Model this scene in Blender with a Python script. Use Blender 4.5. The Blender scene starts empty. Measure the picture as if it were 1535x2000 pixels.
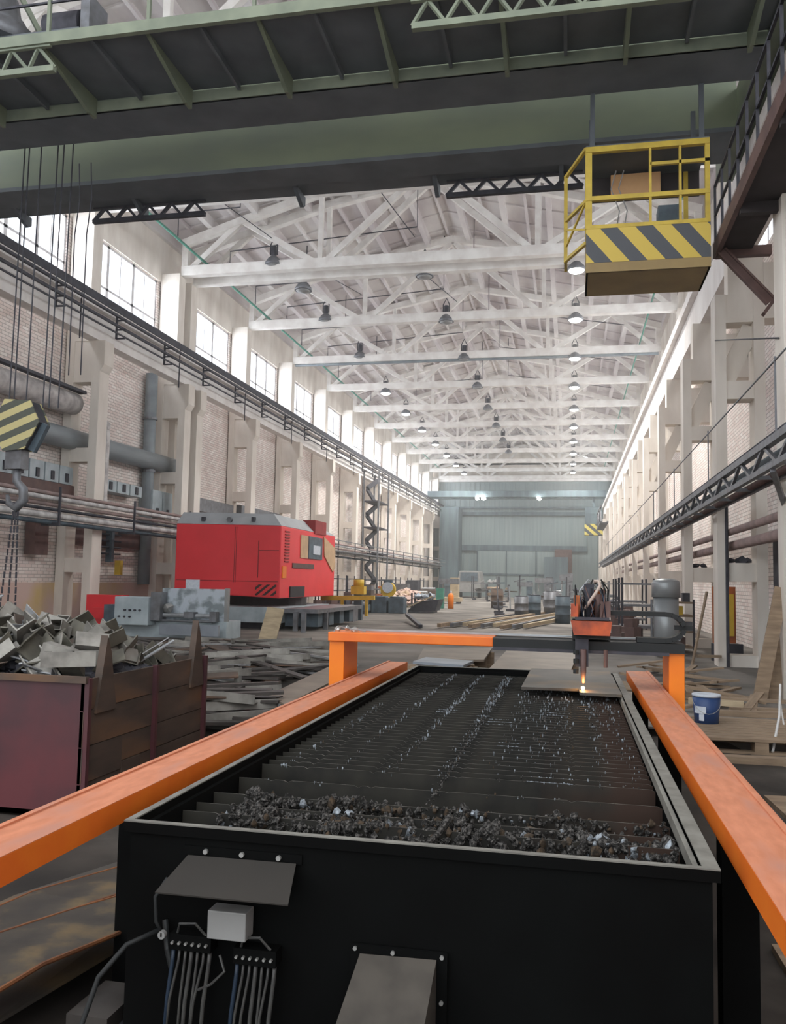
import bpy, math, random
from mathutils import Vector, Matrix
from math import sin, cos, pi, sqrt, atan2, radians
random.seed(11)
SC = bpy.context.scene
COL = SC.collection

# ------------------------------------------------------------------ camera
H = 1.5
yaw, pit, rol = .20664624, .07982853, .0195
cy, sy = cos(yaw), sin(yaw)
F = Vector((-sy * cos(pit), cy * cos(pit), sin(pit)))
R0 = Vector((cy, sy, 0)); U0 = R0.cross(F)
Rv = R0 * cos(rol) + U0 * sin(rol); Uv = -R0 * sin(rol) + U0 * cos(rol)
cam_d = bpy.data.cameras.new('camera'); cam = bpy.data.objects.new('camera', cam_d); COL.objects.link(cam)
m = Matrix((Rv, Uv, -F)).transposed().to_4x4(); m.translation = (0, 0, H)
cam.matrix_world = m
cam_d.sensor_fit = 'VERTICAL'; cam_d.sensor_height = 24; cam_d.lens = 1665 / 2000 * 24
cam_d.clip_start = .05; cam_d.clip_end = 400
SC.camera = cam

# ------------------------------------------------------------------ light
w = bpy.data.worlds.new('world'); SC.world = w; w.use_nodes = True
bg = w.node_tree.nodes['Background']; bg.inputs[0].default_value = (.93, .97, 1, 1); bg.inputs[1].default_value = 1.85
def area(name, loc, rot, sx, sy_, power, col=(1, 1, 1)):
    l = bpy.data.lights.new(name, 'AREA'); l.shape = 'RECTANGLE'; l.size = sx; l.size_y = sy_; l.energy = power; l.color = col
    o = bpy.data.objects.new(name, l); o.location = loc; o.rotation_euler = rot; COL.objects.link(o); return o
area('daylight_outside_left', (-15.6, 40, 10.9), (0, -pi / 2 - .0, 0), 3.4, 100, 9500, (.97, .98, 1))
area('daylight_outside_right', (5.6, 40, 10.9), (0, pi / 2, 0), 3.4, 100, 5200, (1, .98, .96))
SC.view_settings.view_transform = 'Standard'; SC.view_settings.look = 'None'
SC.view_settings.gamma = 1; SC.view_settings.use_curve_mapping = False
SC.view_settings.exposure = 0.32
SC.cycles.max_bounces = 7; SC.cycles.diffuse_bounces = 5; SC.cycles.transparent_max_bounces = 8
SC.cycles.use_denoising = True; SC.cycles.sample_clamp_indirect = 6

# ------------------------------------------------------------------ materials
def mat(name, col, rough=.7, metal=0., col2=None, scale=4., det=6., bump=0., lo=.35, hi=.65, stretch=(1, 1, 1), spec=.4, col3=None, scale3=1.):
    mt = bpy.data.materials.new(name); mt.use_nodes = True; nt = mt.node_tree; b = nt.nodes['Principled BSDF']
    b.inputs['Roughness'].default_value = rough; b.inputs['Metallic'].default_value = metal
    b.inputs['Specular IOR Level'].default_value = spec
    b.inputs['Base Color'].default_value = (*col, 1)
    if col2 is None: col2 = tuple(c * .8 for c in col)
    tc = nt.nodes.new('ShaderNodeTexCoord'); mp = nt.nodes.new('ShaderNodeMapping'); mp.inputs['Scale'].default_value = stretch
    nt.links.new(tc.outputs['Object'], mp.inputs[0])
    n = nt.nodes.new('ShaderNodeTexNoise'); n.inputs['Scale'].default_value = scale; n.inputs['Detail'].default_value = det
    nt.links.new(mp.outputs[0], n.inputs['Vector'])
    r = nt.nodes.new('ShaderNodeValToRGB'); r.color_ramp.elements[0].position = lo; r.color_ramp.elements[1].position = hi
    r.color_ramp.elements[0].color = (*col2, 1); r.color_ramp.elements[1].color = (*col, 1)
    nt.links.new(n.outputs['Fac'], r.inputs[0]); out = r.outputs[0]
    if col3 is not None:
        n3 = nt.nodes.new('ShaderNodeTexNoise'); n3.inputs['Scale'].default_value = scale3; n3.inputs['Detail'].default_value = 5
        nt.links.new(mp.outputs[0], n3.inputs['Vector'])
        r3 = nt.nodes.new('ShaderNodeValToRGB'); r3.color_ramp.elements[0].position = .5; r3.color_ramp.elements[1].position = .66
        nt.links.new(n3.outputs['Fac'], r3.inputs[0])
        mx = nt.nodes.new('ShaderNodeMixRGB'); nt.links.new(r3.outputs[0], mx.inputs[0]); nt.links.new(out, mx.inputs[1]); mx.inputs[2].default_value = (*col3, 1); out = mx.outputs[0]
    nt.links.new(out, b.inputs['Base Color'])
    if bump:
        bp = nt.nodes.new('ShaderNodeBump'); bp.inputs['Strength'].default_value = bump; bp.inputs['Distance'].default_value = .02
        nt.links.new(n.outputs['Fac'], bp.inputs['Height']); nt.links.new(bp.outputs[0], b.inputs['Normal'])
    return mt
def brick(name, c1, c2, mortar, rot=False):
    mt = bpy.data.materials.new(name); mt.use_nodes = True; nt = mt.node_tree; b = nt.nodes['Principled BSDF']; b.inputs['Roughness'].default_value = .9
    tc = nt.nodes.new('ShaderNodeTexCoord'); sp = nt.nodes.new('ShaderNodeSeparateXYZ'); cb = nt.nodes.new('ShaderNodeCombineXYZ')
    nt.links.new(tc.outputs['Object'], sp.inputs[0]); nt.links.new(sp.outputs[1 if rot else 0], cb.inputs[0]); nt.links.new(sp.outputs[2], cb.inputs[1])
    br = nt.nodes.new('ShaderNodeTexBrick'); nt.links.new(cb.outputs[0], br.inputs['Vector'])
    br.inputs['Color1'].default_value = (*c1, 1); br.inputs['Color2'].default_value = (*c2, 1); br.inputs['Mortar'].default_value = (*mortar, 1)
    br.inputs['Scale'].default_value = 1.; br.inputs['Brick Width'].default_value = .27; br.inputs['Row Height'].default_value = .092; br.inputs['Mortar Size'].default_value = .010
    n = nt.nodes.new('ShaderNodeTexNoise'); n.inputs['Scale'].default_value = .9; n.inputs['Detail'].default_value = 6; nt.links.new(tc.outputs['Object'], n.inputs['Vector'])
    mx = nt.nodes.new('ShaderNodeMixRGB'); mx.blend_type = 'MULTIPLY'; mx.inputs[0].default_value = .35
    r = nt.nodes.new('ShaderNodeValToRGB'); r.color_ramp.elements[0].position = .3; r.color_ramp.elements[1].position = .6; r.color_ramp.elements[0].color = (.6, .53, .5, 1)
    nt.links.new(n.outputs['Fac'], r.inputs[0]); nt.links.new(br.outputs['Color'], mx.inputs[1]); nt.links.new(r.outputs[0], mx.inputs[2]); nt.links.new(mx.outputs[0], b.inputs['Base Color'])
    bp = nt.nodes.new('ShaderNodeBump'); bp.inputs['Distance'].default_value = .02; bp.inputs['Strength'].default_value = .6; bp.invert = True
    nt.links.new(br.outputs['Fac'], bp.inputs['Height']); nt.links.new(bp.outputs[0], b.inputs['Normal'])
    return mt
def stripes(name, ca, cb_, kx, ky, kz, duty=.5, rough=.6):
    mt = bpy.data.materials.new(name); mt.use_nodes = True; nt = mt.node_tree; b = nt.nodes['Principled BSDF']; b.inputs['Roughness'].default_value = rough
    tc = nt.nodes.new('ShaderNodeTexCoord'); vm = nt.nodes.new('ShaderNodeVectorMath'); vm.operation = 'DOT_PRODUCT'; vm.inputs[1].default_value = (kx, ky, kz)
    nt.links.new(tc.outputs['Object'], vm.inputs[0])
    fr = nt.nodes.new('ShaderNodeMath'); fr.operation = 'FRACT'; nt.links.new(vm.outputs['Value'], fr.inputs[0])
    gt = nt.nodes.new('ShaderNodeMath'); gt.operation = 'GREATER_THAN'; gt.inputs[1].default_value = duty; nt.links.new(fr.outputs[0], gt.inputs[0])
    mx = nt.nodes.new('ShaderNodeMixRGB'); mx.inputs[1].default_value = (*ca, 1); mx.inputs[2].default_value = (*cb_, 1)
    nt.links.new(gt.outputs[0], mx.inputs[0]); nt.links.new(mx.outputs[0], b.inputs['Base Color']); return mt
def emit(name, col, s):
    mt = bpy.data.materials.new(name); mt.use_nodes = True; b = mt.node_tree.nodes['Principled BSDF']
    b.inputs['Base Color'].default_value = (*col, 1); b.inputs['Emission Color'].default_value = (*col, 1); b.inputs['Emission Strength'].default_value = s; return mt
def glass(name, a=.12, col=(.9, .95, 1)):
    mt = bpy.data.materials.new(name); mt.use_nodes = True; nt = mt.node_tree; b = nt.nodes['Principled BSDF']; out = nt.nodes['Material Output']
    b.inputs['Base Color'].default_value = (*col, 1); b.inputs['Roughness'].default_value = .15
    t = nt.nodes.new('ShaderNodeBsdfTransparent'); t.inputs[0].default_value = (.95, .97, 1, 1)
    mx = nt.nodes.new('ShaderNodeMixShader'); mx.inputs[0].default_value = a
    nt.links.new(t.outputs[0], mx.inputs[1]); nt.links.new(b.outputs[0], mx.inputs[2]); nt.links.new(mx.outputs[0], out.inputs[0]); return mt

M = {}
M['floor'] = mat('floor_concrete', (.19, .17, .15), .8, col2=(.075, .066, .058), scale=.9, det=12, bump=.15, col3=(.26, .24, .215), scale3=.3)
M['dirt_shade'] = mat('dirt_and_shade', (.050, .041, .034), .85, col2=(.018, .015, .013), scale=1.4, det=12, bump=.3, col3=(.085, .074, .063), scale3=1.1)  # floor dirt, with the foreground shade darkened into its colour
M['brick_l'] = brick('painted_brick', (.92, .87, .82), (.80, .68, .63), (.52, .46, .42), True)
M['conc'] = mat('white_concrete', (.86, .81, .74), .85, col2=(.70, .64, .57), scale=1.6, det=8, stretch=(1, 1, .35))
M['concl'] = mat('bright_concrete', (.88, .85, .82), .85, col2=(.77, .73, .70), scale=2.2, stretch=(1, 1, .4))
M['roof'] = mat('roof_slab', (.76, .73, .71), .9, col2=(.56, .51, .51), scale=.7, det=8, stretch=(1, .35, 1), lo=.4, hi=.6)
M['truss'] = mat('truss_concrete', (.88, .86, .82), .85, col2=(.72, .68, .64), scale=2)
M['winframe'] = mat('window_frame', (.72, .71, .72), .7)
M['glass'] = glass('window_glass', .1)
M['crane'] = mat('crane_green', (.20, .235, .155), .5, col2=(.14, .165, .125), scale=1.2, stretch=(.3, 1, 1), det=4)
M['craned'] = mat('crane_dark', (.12, .135, .15), .6, col2=(.085, .098, .11), scale=1.5)
M['cranel'] = mat('crane_pale_green', (.23, .26, .19), .6, col2=(.16, .185, .14), scale=2)
M['steel_d'] = mat('dark_steel', (.07, .07, .085), .6, .3, col2=(.04, .04, .05), scale=6)
M['steel_m'] = mat('grey_steel', (.22, .23, .25), .5, .4, col2=(.14, .14, .15), scale=5)
M['steel_l'] = mat('light_steel', (.42, .44, .46), .45, .4, col2=(.28, .29, .30), scale=5)
M['orange'] = mat('orange_paint', (.80, .19, .022), .38, col2=(.74, .15, .02), scale=6)
M['orange_s'] = mat('orange_dusty', (.64, .245, .135), .55, col2=(.52, .19, .10), scale=14, det=8, col3=(.47, .21, .145), scale3=3.5, stretch=(2, .6, 1))
M['orange_d'] = mat('orange_red_worn', (.55, .10, .03), .5, col2=(.22, .05, .03), scale=9, det=6)
M['orange_post'] = mat('orange_bright', (.90, .24, .01), .4, col2=(.84, .20, .01), scale=3)
M['black'] = mat('black_paint', (.0035, .004, .004), .75, col2=(.0025, .0025, .0025), scale=3, spec=.08)
M['blackr'] = mat('rubber_black', (.015, .017, .018), .6)
M['rim'] = mat('worn_rim', (.22, .215, .19), .55, col2=(.14, .135, .12), scale=12)
M['slat'] = mat('slat_steel', (.030, .028, .022), .7, .1, col2=(.012, .0115, .010), scale=7, col3=(.040, .022, .015), scale3=2.2)
M['tankin'] = mat('tank_inside', (.02, .02, .018), .35, col2=(.008, .008, .008), scale=5)
M['slag'] = mat('slag_crust', (.16, .15, .14), .85, .05, col2=(.012, .011, .010), scale=90, det=3, bump=.8, lo=.45, hi=.72)
M['slag_b'] = mat('slag_bright', (.34, .38, .42), .6, .2, col2=(.05, .055, .06), scale=60)
M['slag_o'] = mat('slag_rust', (.075, .05, .03), .9, col2=(.02, .016, .012), scale=80)
M['rust'] = mat('rusty_steel', (.115, .080, .062), .75, .1, col2=(.06, .046, .038), scale=3, det=8, col3=(.15, .085, .05), scale3=1.8, stretch=(1, .5, 2))
M['rust_p'] = mat('primer_red', (.125, .036, .042), .45, .1, col2=(.07, .032, .038), scale=2, det=5)
M['sheet'] = mat('bare_sheet', (.25, .20, .155), .5, .25, col2=(.17, .14, .11), scale=2.5, det=8)
M['sheet_b'] = mat('blue_sheet', (.33, .37, .42), .4, .4, col2=(.24, .27, .31), scale=2)
M['sheet_d'] = mat('dark_sheet', (.10, .09, .08), .5, .3, col2=(.065, .058, .052), scale=3, det=8, col3=(.2, .13, .06), scale3=1.6)
M['duct_d'] = mat('duct_dull', (.065, .056, .046), .7, .1, col2=(.04, .034, .028), scale=9, det=8)
M['hood'] = mat('hood_grey', (.026, .022, .018), .75, .0, col2=(.021, .018, .015), scale=3)
M['white'] = mat('white_box', (.30, .30, .295), .5)
M['chrome'] = mat('bolt_steel', (.6, .6, .58), .35, .7)
M['red'] = mat('red_paint', (.86, .045, .06), .4, col2=(.78, .04, .05), scale=1.2)
M['redd'] = mat('dark_red', (.32, .03, .03), .6)
M['grey_roof'] = mat('grey_paint', (.42, .44, .46), .6, col2=(.36, .38, .40), scale=2)
M['beige'] = mat('beige_panel', (.62, .42, .25), .6)
M['yellow'] = mat('yellow_paint', (.62, .45, .06), .5, col2=(.48, .34, .05), scale=5)
M['ylw'] = mat('yellow_bright', (.72, .48, .05), .5)
M['olive'] = mat('olive_panel', (.33, .235, .10), .6, col2=(.27, .19, .085), scale=2)
M['cabst'] = stripes('cab_stripes', (.62, .45, .08), (.075, .08, .09), 1.9, 0, 1.9 * .82)
M['hookst'] = stripes('hook_stripes', (.60, .53, .26), (.10, .11, .09), 1.4, 0, -3.6)
M['redst'] = stripes('louvre_stripes', (.78, .035, .04), (.04, .01, .01), 4, 0, -5, .55)
M['farst'] = stripes('far_stripes', (.62, .52, .12), (.06, .07, .08), 1.3, 0, 1.5)
M['teal'] = mat('machine_blue_grey', (.45, .52, .55), .5, col2=(.34, .40, .43), scale=3)
M['teald'] = mat('machine_dark_blue', (.10, .14, .17), .55, col2=(.06, .08, .10), scale=4)
M['cloud'] = mat('mottled_panel', (.50, .56, .62), .5, col2=(.22, .26, .28), scale=3.5, det=6, lo=.42, hi=.55)
M['wood'] = mat('old_wood', (.34, .25, .17), .85, col2=(.22, .16, .11), scale=3, stretch=(1, 6, 6), det=6)
M['woodl'] = mat('pale_wood', (.52, .42, .28), .85, col2=(.38, .30, .20), scale=3, stretch=(1, 5, 5))
M['ply'] = mat('plywood', (.66, .40, .20), .7, col2=(.58, .34, .17), scale=3)
M['blue'] = mat('bucket_blue', (.03, .07, .20), .4, col2=(.025, .06, .17))
M['paper'] = mat('paper_label', (.62, .66, .72), .7, col2=(.5, .55, .62), scale=20)
M['pipe_g'] = mat('pipe_grey', (.30, .34, .36), .5, .2, col2=(.22, .25, .27), scale=2, stretch=(1, .3, 1))
M['lag'] = mat('pipe_lagging', (.72, .70, .68), .7, .1, col2=(.42, .40, .40), scale=4, det=6)
M['pipe_r'] = mat('pipe_red_brown', (.38, .27, .25), .7, col2=(.26, .20, .19), scale=3)
M['brown'] = mat('brown_rust_paint', (.145, .085, .075), .6, col2=(.10, .06, .055), scale=4)
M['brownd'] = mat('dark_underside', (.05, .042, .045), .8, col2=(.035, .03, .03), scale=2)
M['gate'] = mat('gate_blue_grey', (.28, .34, .34), .6, col2=(.22, .28, .29), scale=.6, stretch=(8, 1, .3))
M['gated'] = mat('gate_dark', (.13, .18, .20), .7, col2=(.08, .11, .13), scale=.7, stretch=(3, 1, .4))
M['cyan'] = mat('green_pipe', (.08, .30, .22), .5)
M['cyl'] = mat('grey_tank', (.36, .38, .39), .4, .35, col2=(.29, .31, .32), scale=2, stretch=(1, 1, .2))
M['oscreen'] = mat('orange_board', (.50, .14, .04), .6, col2=(.32, .09, .03), scale=3)
M['wcloth'] = mat('white_rope', (.75, .75, .74), .8)
M['hose'] = mat('hose_clear', (.075, .075, .07), .4, col2=(.04, .04, .04), scale=20)
M['hoseb'] = mat('hose_blue', (.02, .035, .06), .4)
M['flex'] = mat('hose_tan', (.55, .44, .38), .6)
M['lamp_on'] = emit('lamp_lit', (1, .98, .9), 30)
M['spark'] = emit('spark_glow', (1, .55, .15), 40)
M['dirtbr'] = mat('scorched_brick', (.62, .46, .40), .9, col2=(.60, .44, .20), scale=.5, lo=.35, hi=.5)

# ------------------------------------------------------------------ mesh helpers
W = {}
class MB:
    def __init__(s): s.v = []; s.f = []
    def add(s, v, f):
        b = len(s.v); s.v += [tuple(p) for p in v]; s.f += [tuple(i + b for i in q) for q in f]; return s
    def box(s, x0, x1, y0, y1, z0, z1):
        return s.add([(x0, y0, z0), (x1, y0, z0), (x1, y1, z0), (x0, y1, z0), (x0, y0, z1), (x1, y0, z1), (x1, y1, z1), (x0, y1, z1)],
                     [(3, 2, 1, 0), (4, 5, 6, 7), (0, 1, 5, 4), (1, 2, 6, 5), (2, 3, 7, 6), (3, 0, 4, 7)])
    def obox(s, c, size, mtx):
        v = [Vector((x, y, z)) for z in (-.5, .5) for x, y in ((-.5, -.5), (.5, -.5), (.5, .5), (-.5, .5))]
        v = [mtx @ Vector((p.x * size[0], p.y * size[1], p.z * size[2])) + Vector(c) for p in v]
        return s.add(v, [(3, 2, 1, 0), (4, 5, 6, 7), (0, 1, 5, 4), (1, 2, 6, 5), (2, 3, 7, 6), (3, 0, 4, 7)])
    def bar(s, p, q, wd, ht=None, up=(0, 0, 1)):
        p = Vector(p); q = Vector(q); d = (q - p); L = d.length; d.normalize(); up = Vector(up)
        if abs(d.dot(up)) > .98: up = Vector((0, 1, 0))
        a = d.cross(up).normalized(); b = a.cross(d).normalized(); ht = ht or wd
        return s.obox((p + q) / 2, (wd, L, ht), Matrix((a, d, b)).transposed())
    def tube(s, pts, r, n=8, cap=True):
        pts = [Vector(p) for p in pts]; b = len(s.v); u = None
        for i, p in enumerate(pts):
            d = (pts[min(i + 1, len(pts) - 1)] - pts[max(i - 1, 0)]).normalized()
            if u is None:
                u = d.cross(Vector((0, 0, 1)))
                if u.length < .1: u = d.cross(Vector((0, 1, 0)))
            u = (u - d * u.dot(d)).normalized(); w_ = d.cross(u)
            rr = r[i] if isinstance(r, (list, tuple)) else r
            for k in range(n):
                a = 2 * pi * k / n; s.v.append(tuple(p + u * cos(a) * rr + w_ * sin(a) * rr))
        for i in range(len(pts) - 1):
            for k in range(n):
                k2 = (k + 1) % n; s.f.append((b + i * n + k, b + i * n + k2, b + (i + 1) * n + k2, b + (i + 1) * n + k))
        if cap:
            s.f.append(tuple(b + k for k in reversed(range(n)))); e = b + (len(pts) - 1) * n; s.f.append(tuple(e + k for k in range(n)))
        return s
    def lathe(s, c, prof, n=16):
        b = len(s.v)
        for r, z in prof:
            for k in range(n):
                a = 2 * pi * k / n; s.v.append((c[0] + r * cos(a), c[1] + r * sin(a), c[2] + z))
        for i in range(len(prof) - 1):
            for k in range(n):
                k2 = (k + 1) % n; s.f.append((b + i * n + k, b + i * n + k2, b + (i + 1) * n + k2, b + (i + 1) * n + k))
        s.f.append(tuple(b + k for k in reversed(range(n)))); e = b + (len(prof) - 1) * n; s.f.append(tuple(e + k for k in range(n)))
        return s
    def prism(s, poly, axis, a, b_):
        def P(u, v, t): return {'x': (t, u, v), 'y': (u, t, v), 'z': (u, v, t)}[axis]
        n = len(poly); v = [P(u, w_, a) for u, w_ in poly] + [P(u, w_, b_) for u, w_ in poly]
        f = [tuple(range(n)), tuple(reversed(range(n, 2 * n)))] + [(i, n + i, n + (i + 1) % n, (i + 1) % n) for i in range(n)]
        return s.add(v, f)
    def lump(s, c, r, sq=(1, 1, 1), jit=.35, rnd=random):
        t = (1 + sqrt(5)) / 2
        vs = [(-1, t, 0), (1, t, 0), (-1, -t, 0), (1, -t, 0), (0, -1, t), (0, 1, t), (0, -1, -t), (0, 1, -t), (t, 0, -1), (t, 0, 1), (-t, 0, -1), (-t, 0, 1)]
        fs = [(0, 11, 5), (0, 5, 1), (0, 1, 7), (0, 7, 10), (0, 10, 11), (1, 5, 9), (5, 11, 4), (11, 10, 2), (10, 7, 6), (7, 1, 8), (3, 9, 4), (3, 4, 2), (3, 2, 6), (3, 6, 8), (3, 8, 9), (4, 9, 5), (2, 4, 11), (6, 2, 10), (8, 6, 7), (9, 8, 1)]
        k = r / 1.9
        return s.add([(c[0] + x * k * sq[0] * (1 + rnd.uniform(-jit, jit)), c[1] + y * k * sq[1] * (1 + rnd.uniform(-jit, jit)), c[2] + z * k * sq[2] * (1 + rnd.uniform(-jit, jit))) for x, y, z in vs], fs)
    def build(s, name, m_, parent=None, smooth=False, bevel=0, local=False):
        xs, ys, zs = zip(*s.v)
        c = Vector(((min(xs) + max(xs)) / 2, (min(ys) + max(ys)) / 2, min(zs)))
        me = bpy.data.meshes.new(name); me.from_pydata([tuple(Vector(p) - c) for p in s.v], [], s.f); me.update()
        me.materials.append(m_ if not isinstance(m_, str) else M[m_])
        if smooth:
            for p in me.polygons: p.use_smooth = len(p.vertices) == 4
        o = bpy.data.objects.new(name, me); COL.objects.link(o)
        pw = W.get(parent.name, Vector((0, 0, 0))) if parent else Vector((0, 0, 0))
        if local and parent is not None: W[o.name] = c + pw; o.location = c
        else: W[o.name] = c; o.location = c - pw
        if parent: o.parent = parent
        if bevel:
            b = o.modifiers.new('bevel', 'BEVEL'); b.width = bevel; b.segments = 2; b.limit_method = 'ANGLE'
        return o
def empty(name, loc=(0, 0, 0), rz=0):
    o = bpy.data.objects.new(name, None); o.empty_display_size = .2; COL.objects.link(o); o.location = loc; o.rotation_euler = (0, 0, rz); W[o.name] = Vector(loc); return o
def tag(o, label, cat, group=None, kind=None):
    if label: o['label'] = label
    if cat: o['category'] = cat
    if group: o['group'] = group
    if kind: o['kind'] = kind
    return o
def struct(o): o['kind'] = 'structure'; return o
KIDS = {}
def copy_tree(o, parent=None):
    c = o.copy(); COL.objects.link(c); W[c.name] = W.get(o.name, Vector((0, 0, 0)))
    if parent: c.parent = parent
    for ch in [q for q in o.children]: copy_tree(ch, c)
    return c
ORD = ['first', 'second', 'third', 'fourth', 'fifth', 'sixth', 'seventh', 'eighth', 'ninth', 'tenth', 'eleventh', 'twelfth', 'thirteenth', 'fourteenth', 'fifteenth', 'sixteenth', 'seventeenth', 'eighteenth', 'nineteenth', 'twentieth', 'last', 'last', 'last']
def far(i): return ORD[i]
def rotm(rx, ry, rz):
    from mathutils import Euler
    return Euler((rx, ry, rz)).to_matrix()

# ================================================================== STRUCTURE
YC = [4, 10, 16, 22, 27.5, 28.5] + [34 + 6 * k for k in range(10)]
YE = 88.6
XL, XR = -14.35, 4.35
struct(MB().box(XL - .6, XR + 3, -8, YE + .5, -.3, 0).build('floor', 'floor'))
struct(MB().prism([(-4.6, -2), (3.4, -2), (2.9, 5), (1.6, 8.2), (1.2, 10.5), (-.5, 12), (-3.6, 11.5), (-5.2, 16), (-9.5, 19), (-9, 11), (-6.5, 8), (-6, 3)], 'z', 0, .004).build('floor_dirt_shade_patch', 'dirt_shade'))  # thin dark slab: dirty floor, also painting in the shade around the table
bays = []
ys = [-8] + YC
for a, b in zip(ys[:-1], ys[1:]):
    if b - a > 2: bays.append((a, b))
WZ0, WZ1 = 9.3, 11.9
def wall(side):
    x0, x1 = (XL - .35, XL) if side == 'left' else (XR, XR + .35)
    mb = MB().box(x0, x1, -8, YE, 0, WZ0).box(x0, x1, -8, YE, WZ1, 13.75)
    e = -8
    for a, b in bays:
        mb.box(x0, x1, e, a + .32, WZ0, WZ1); e = b - .42
    mb.box(x0, x1, e, YE, WZ0, WZ1)
    struct(mb.build('wall_' + side, 'brick_l'))
    xq0, xq1 = (XL, XL + .05) if side == 'left' else (XR - .05, XR)
    struct(MB().box(xq0, xq1, -8, YE, WZ1 + .02, 13.6).build('wall_band_' + side, 'conc'))
wall('left'); wall('right')
n = 0
for side in (0, 1):
    for a, b in bays:
        n += 1
        y0, y1 = a + .32, b - .42; x = XL - .1 if side == 0 else XR + .1
        mb = MB(); t = .075; fr = .05
        for z in (WZ0, WZ0 + 1.15, WZ1 - t): mb.box(x - fr, x + fr, y0, y1, z, z + t)
        k = max(2, round((y1 - y0) / 1.45)); st = (y1 - y0) / k
        for i in range(k + 1): mb.box(x - fr, x + fr, y0 + i * st - t, y0 + i * st + t, WZ0, WZ1)
        for i in range(k): mb.box(x - .03, x + .03, y0 + (i + .5) * st - .022, y0 + (i + .5) * st + .022, WZ0, WZ1)
        wo = struct(mb.build('window_%d' % n, 'winframe'))
        MB().box(x - .005, x + .005, y0, y1, WZ0, WZ1).build('pane', 'glass', wo)

# ceiling: ribbed slabs on two slopes
XM = -4.8; ZE, ZM = 13.75, 15.95
def zr(x): return ZM - (ZM - ZE) * abs(x - XM) / 9.55
mb = MB(); e0, e1 = XL - .35, XR + .35
mb.prism([(e0, zr(e0)), (XM, ZM), (e1, zr(e1)), (e1, zr(e1) + .3), (XM, ZM + .3), (e0, zr(e0) + .3)], 'y', 4, YE + .4)
x = XL + .1
k = 0
while x < XR:
    big = k % 2 == 0
    wd, hh = (.2, .32) if big else (.1, .12)
    mb.prism([(x - wd / 2, zr(x) - hh), (x + wd / 2, zr(x) - hh), (x + wd / 2, zr(x) + .05), (x - wd / 2, zr(x) + .05)], 'y', 4, YE)
    x += .84; k += 1
y = 5.0
while y < YE:
    mb.prism([(e0, zr(e0) - .06), (XM, ZM - .06), (e1, zr(e1) - .06), (e1, zr(e1) + .02), (XM, ZM + .02), (e0, zr(e0) + .02)], 'y', y - .04, y + .04); y += 1.5
struct(mb.build('ceiling', 'roof'))

# back wall with gate
mb = MB().box(XL, XR, YE, YE + .3, 0, 12.1)
for i in range(36):
    x = XL + .2 + i * .52; mb.box(x, x + .12, YE - .06, YE, 0, 12.1)
struct(mb.build('wall_back', 'gate'))
mb = MB().box(XL, XR, YE + .1, YE + .35, 12.1, 13.9).prism([(XL, 13.7), (XM, ZM), (XR, 13.7)], 'y', YE + .1, YE + .35)
struct(mb.build('wall_gable', 'conc'))
struct(MB().box(XL, XR, YE - .5, YE - .1, 11.9, 12.35).build('trim_1', 'concl'))
struct(MB().box(XL, XR, YE - .35, YE - .08, 8.4, 8.75).box(XL, XR, YE - .3, YE - .08, 9.1, 9.3).build('trim_2', 'gated'))
struct(MB().box(-11.2, 1.6, YE - .3, YE - .08, 4.75, 5.3).build('trim_3', 'gated'))
d1 = struct(MB().box(-9.5, -.4, YE - .25, YE - .06, 0, 4.75).build('door_1', 'gate'))
mb = MB()
for x in (-9.5, -6.5, -3.5, -.4): mb.box(x - .06, x + .06, YE - .32, YE - .25, 0, 4.75)
mb.box(-9.5, -.4, YE - .32, YE - .25, 2.2, 2.4); mb.build('gate_frame', 'gated', d1)
tag(MB().box(-13.0, -11.1, YE - 3.5, YE - .5, 0, 9.0).box(-12.8, -11.3, YE - 3.6, YE - 3.5, 1, 8.8).build('stair_tower', 'gated'), 'dark tall stair tower in the left corner of the far wall', 'tower')
tag(MB().box(-1.6, .1, YE - 1.4, YE - .4, 0, 4.9).build('steel_cabinet', 'brown'), 'tall brown red cabinet standing right of the far gate', 'cabinet')
tag(MB().box(-2.6, -.3, YE - 2.4, YE - 1.5, 0, 4.1).build('dark_cabinet', 'gated'), 'dark blue cabinet in front of the brown red one at the far wall', 'cabinet')

# columns
def column(yc, side, near_i):
    s = -1 if side == 'left' else 1
    xi = 13.2 if side == 'left' else 2.72        # inner face
    zb = 8.2 if side == 'left' else 7.15
    xo = 14.3 if side == 'left' else 3.62
    bw = .26 if side == 'left' else .2
    dy = .25
    mb = MB()
    def bx(a, b, y0, y1, z0, z1):
        a, b = s * a, s * b
        mb.box(min(a, b), max(a, b), y0, y1, z0, z1)
    bx(xi, xi + bw, yc - dy, yc + dy, 0, zb); bx(xo - bw, xo, yc - dy, yc + dy, 0, zb)
    bx(xi + bw, xo - bw, yc - dy + .03, yc + dy - .03, zb - (1.2 if side == 'left' else .55), zb)
    for z in ((5.1, 5.45), (1.6, 1.95), (0, .22), (3.35, 3.6)) if side == 'right' else ((4.7, 5.1), (1.55, 1.95), (0, .22)):
        bx(xi + bw, xo - bw, yc - dy + .03, yc + dy - .03, z[0], z[1])
    xu = 13.6 if side == 'left' else 4.0
    if side == 'left':
        bx(xu, 14.3, yc - dy, yc + dy, zb, 12.2)
        mb.prism([(-xi, zb - .9), (-xi, zb), (-xi + .12, zb), (-xi + .12, zb - .7)], 'y', yc - dy, yc + dy)
    else:
        bx(3.62, XR, yc - dy, yc + dy, zb - .5, zb + .6)
        bx(xu, XR, yc - dy, yc + dy, zb, 12.2)
        bx(xi + .25, xo, yc - .2, yc + .2, zb, 8.06)
        mb.bar((xi + bw, yc, 5.45), (xo - bw, yc, zb - .6), .12, .34)
    return mb.build('concrete_column', 'conc')
lc = 0
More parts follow.
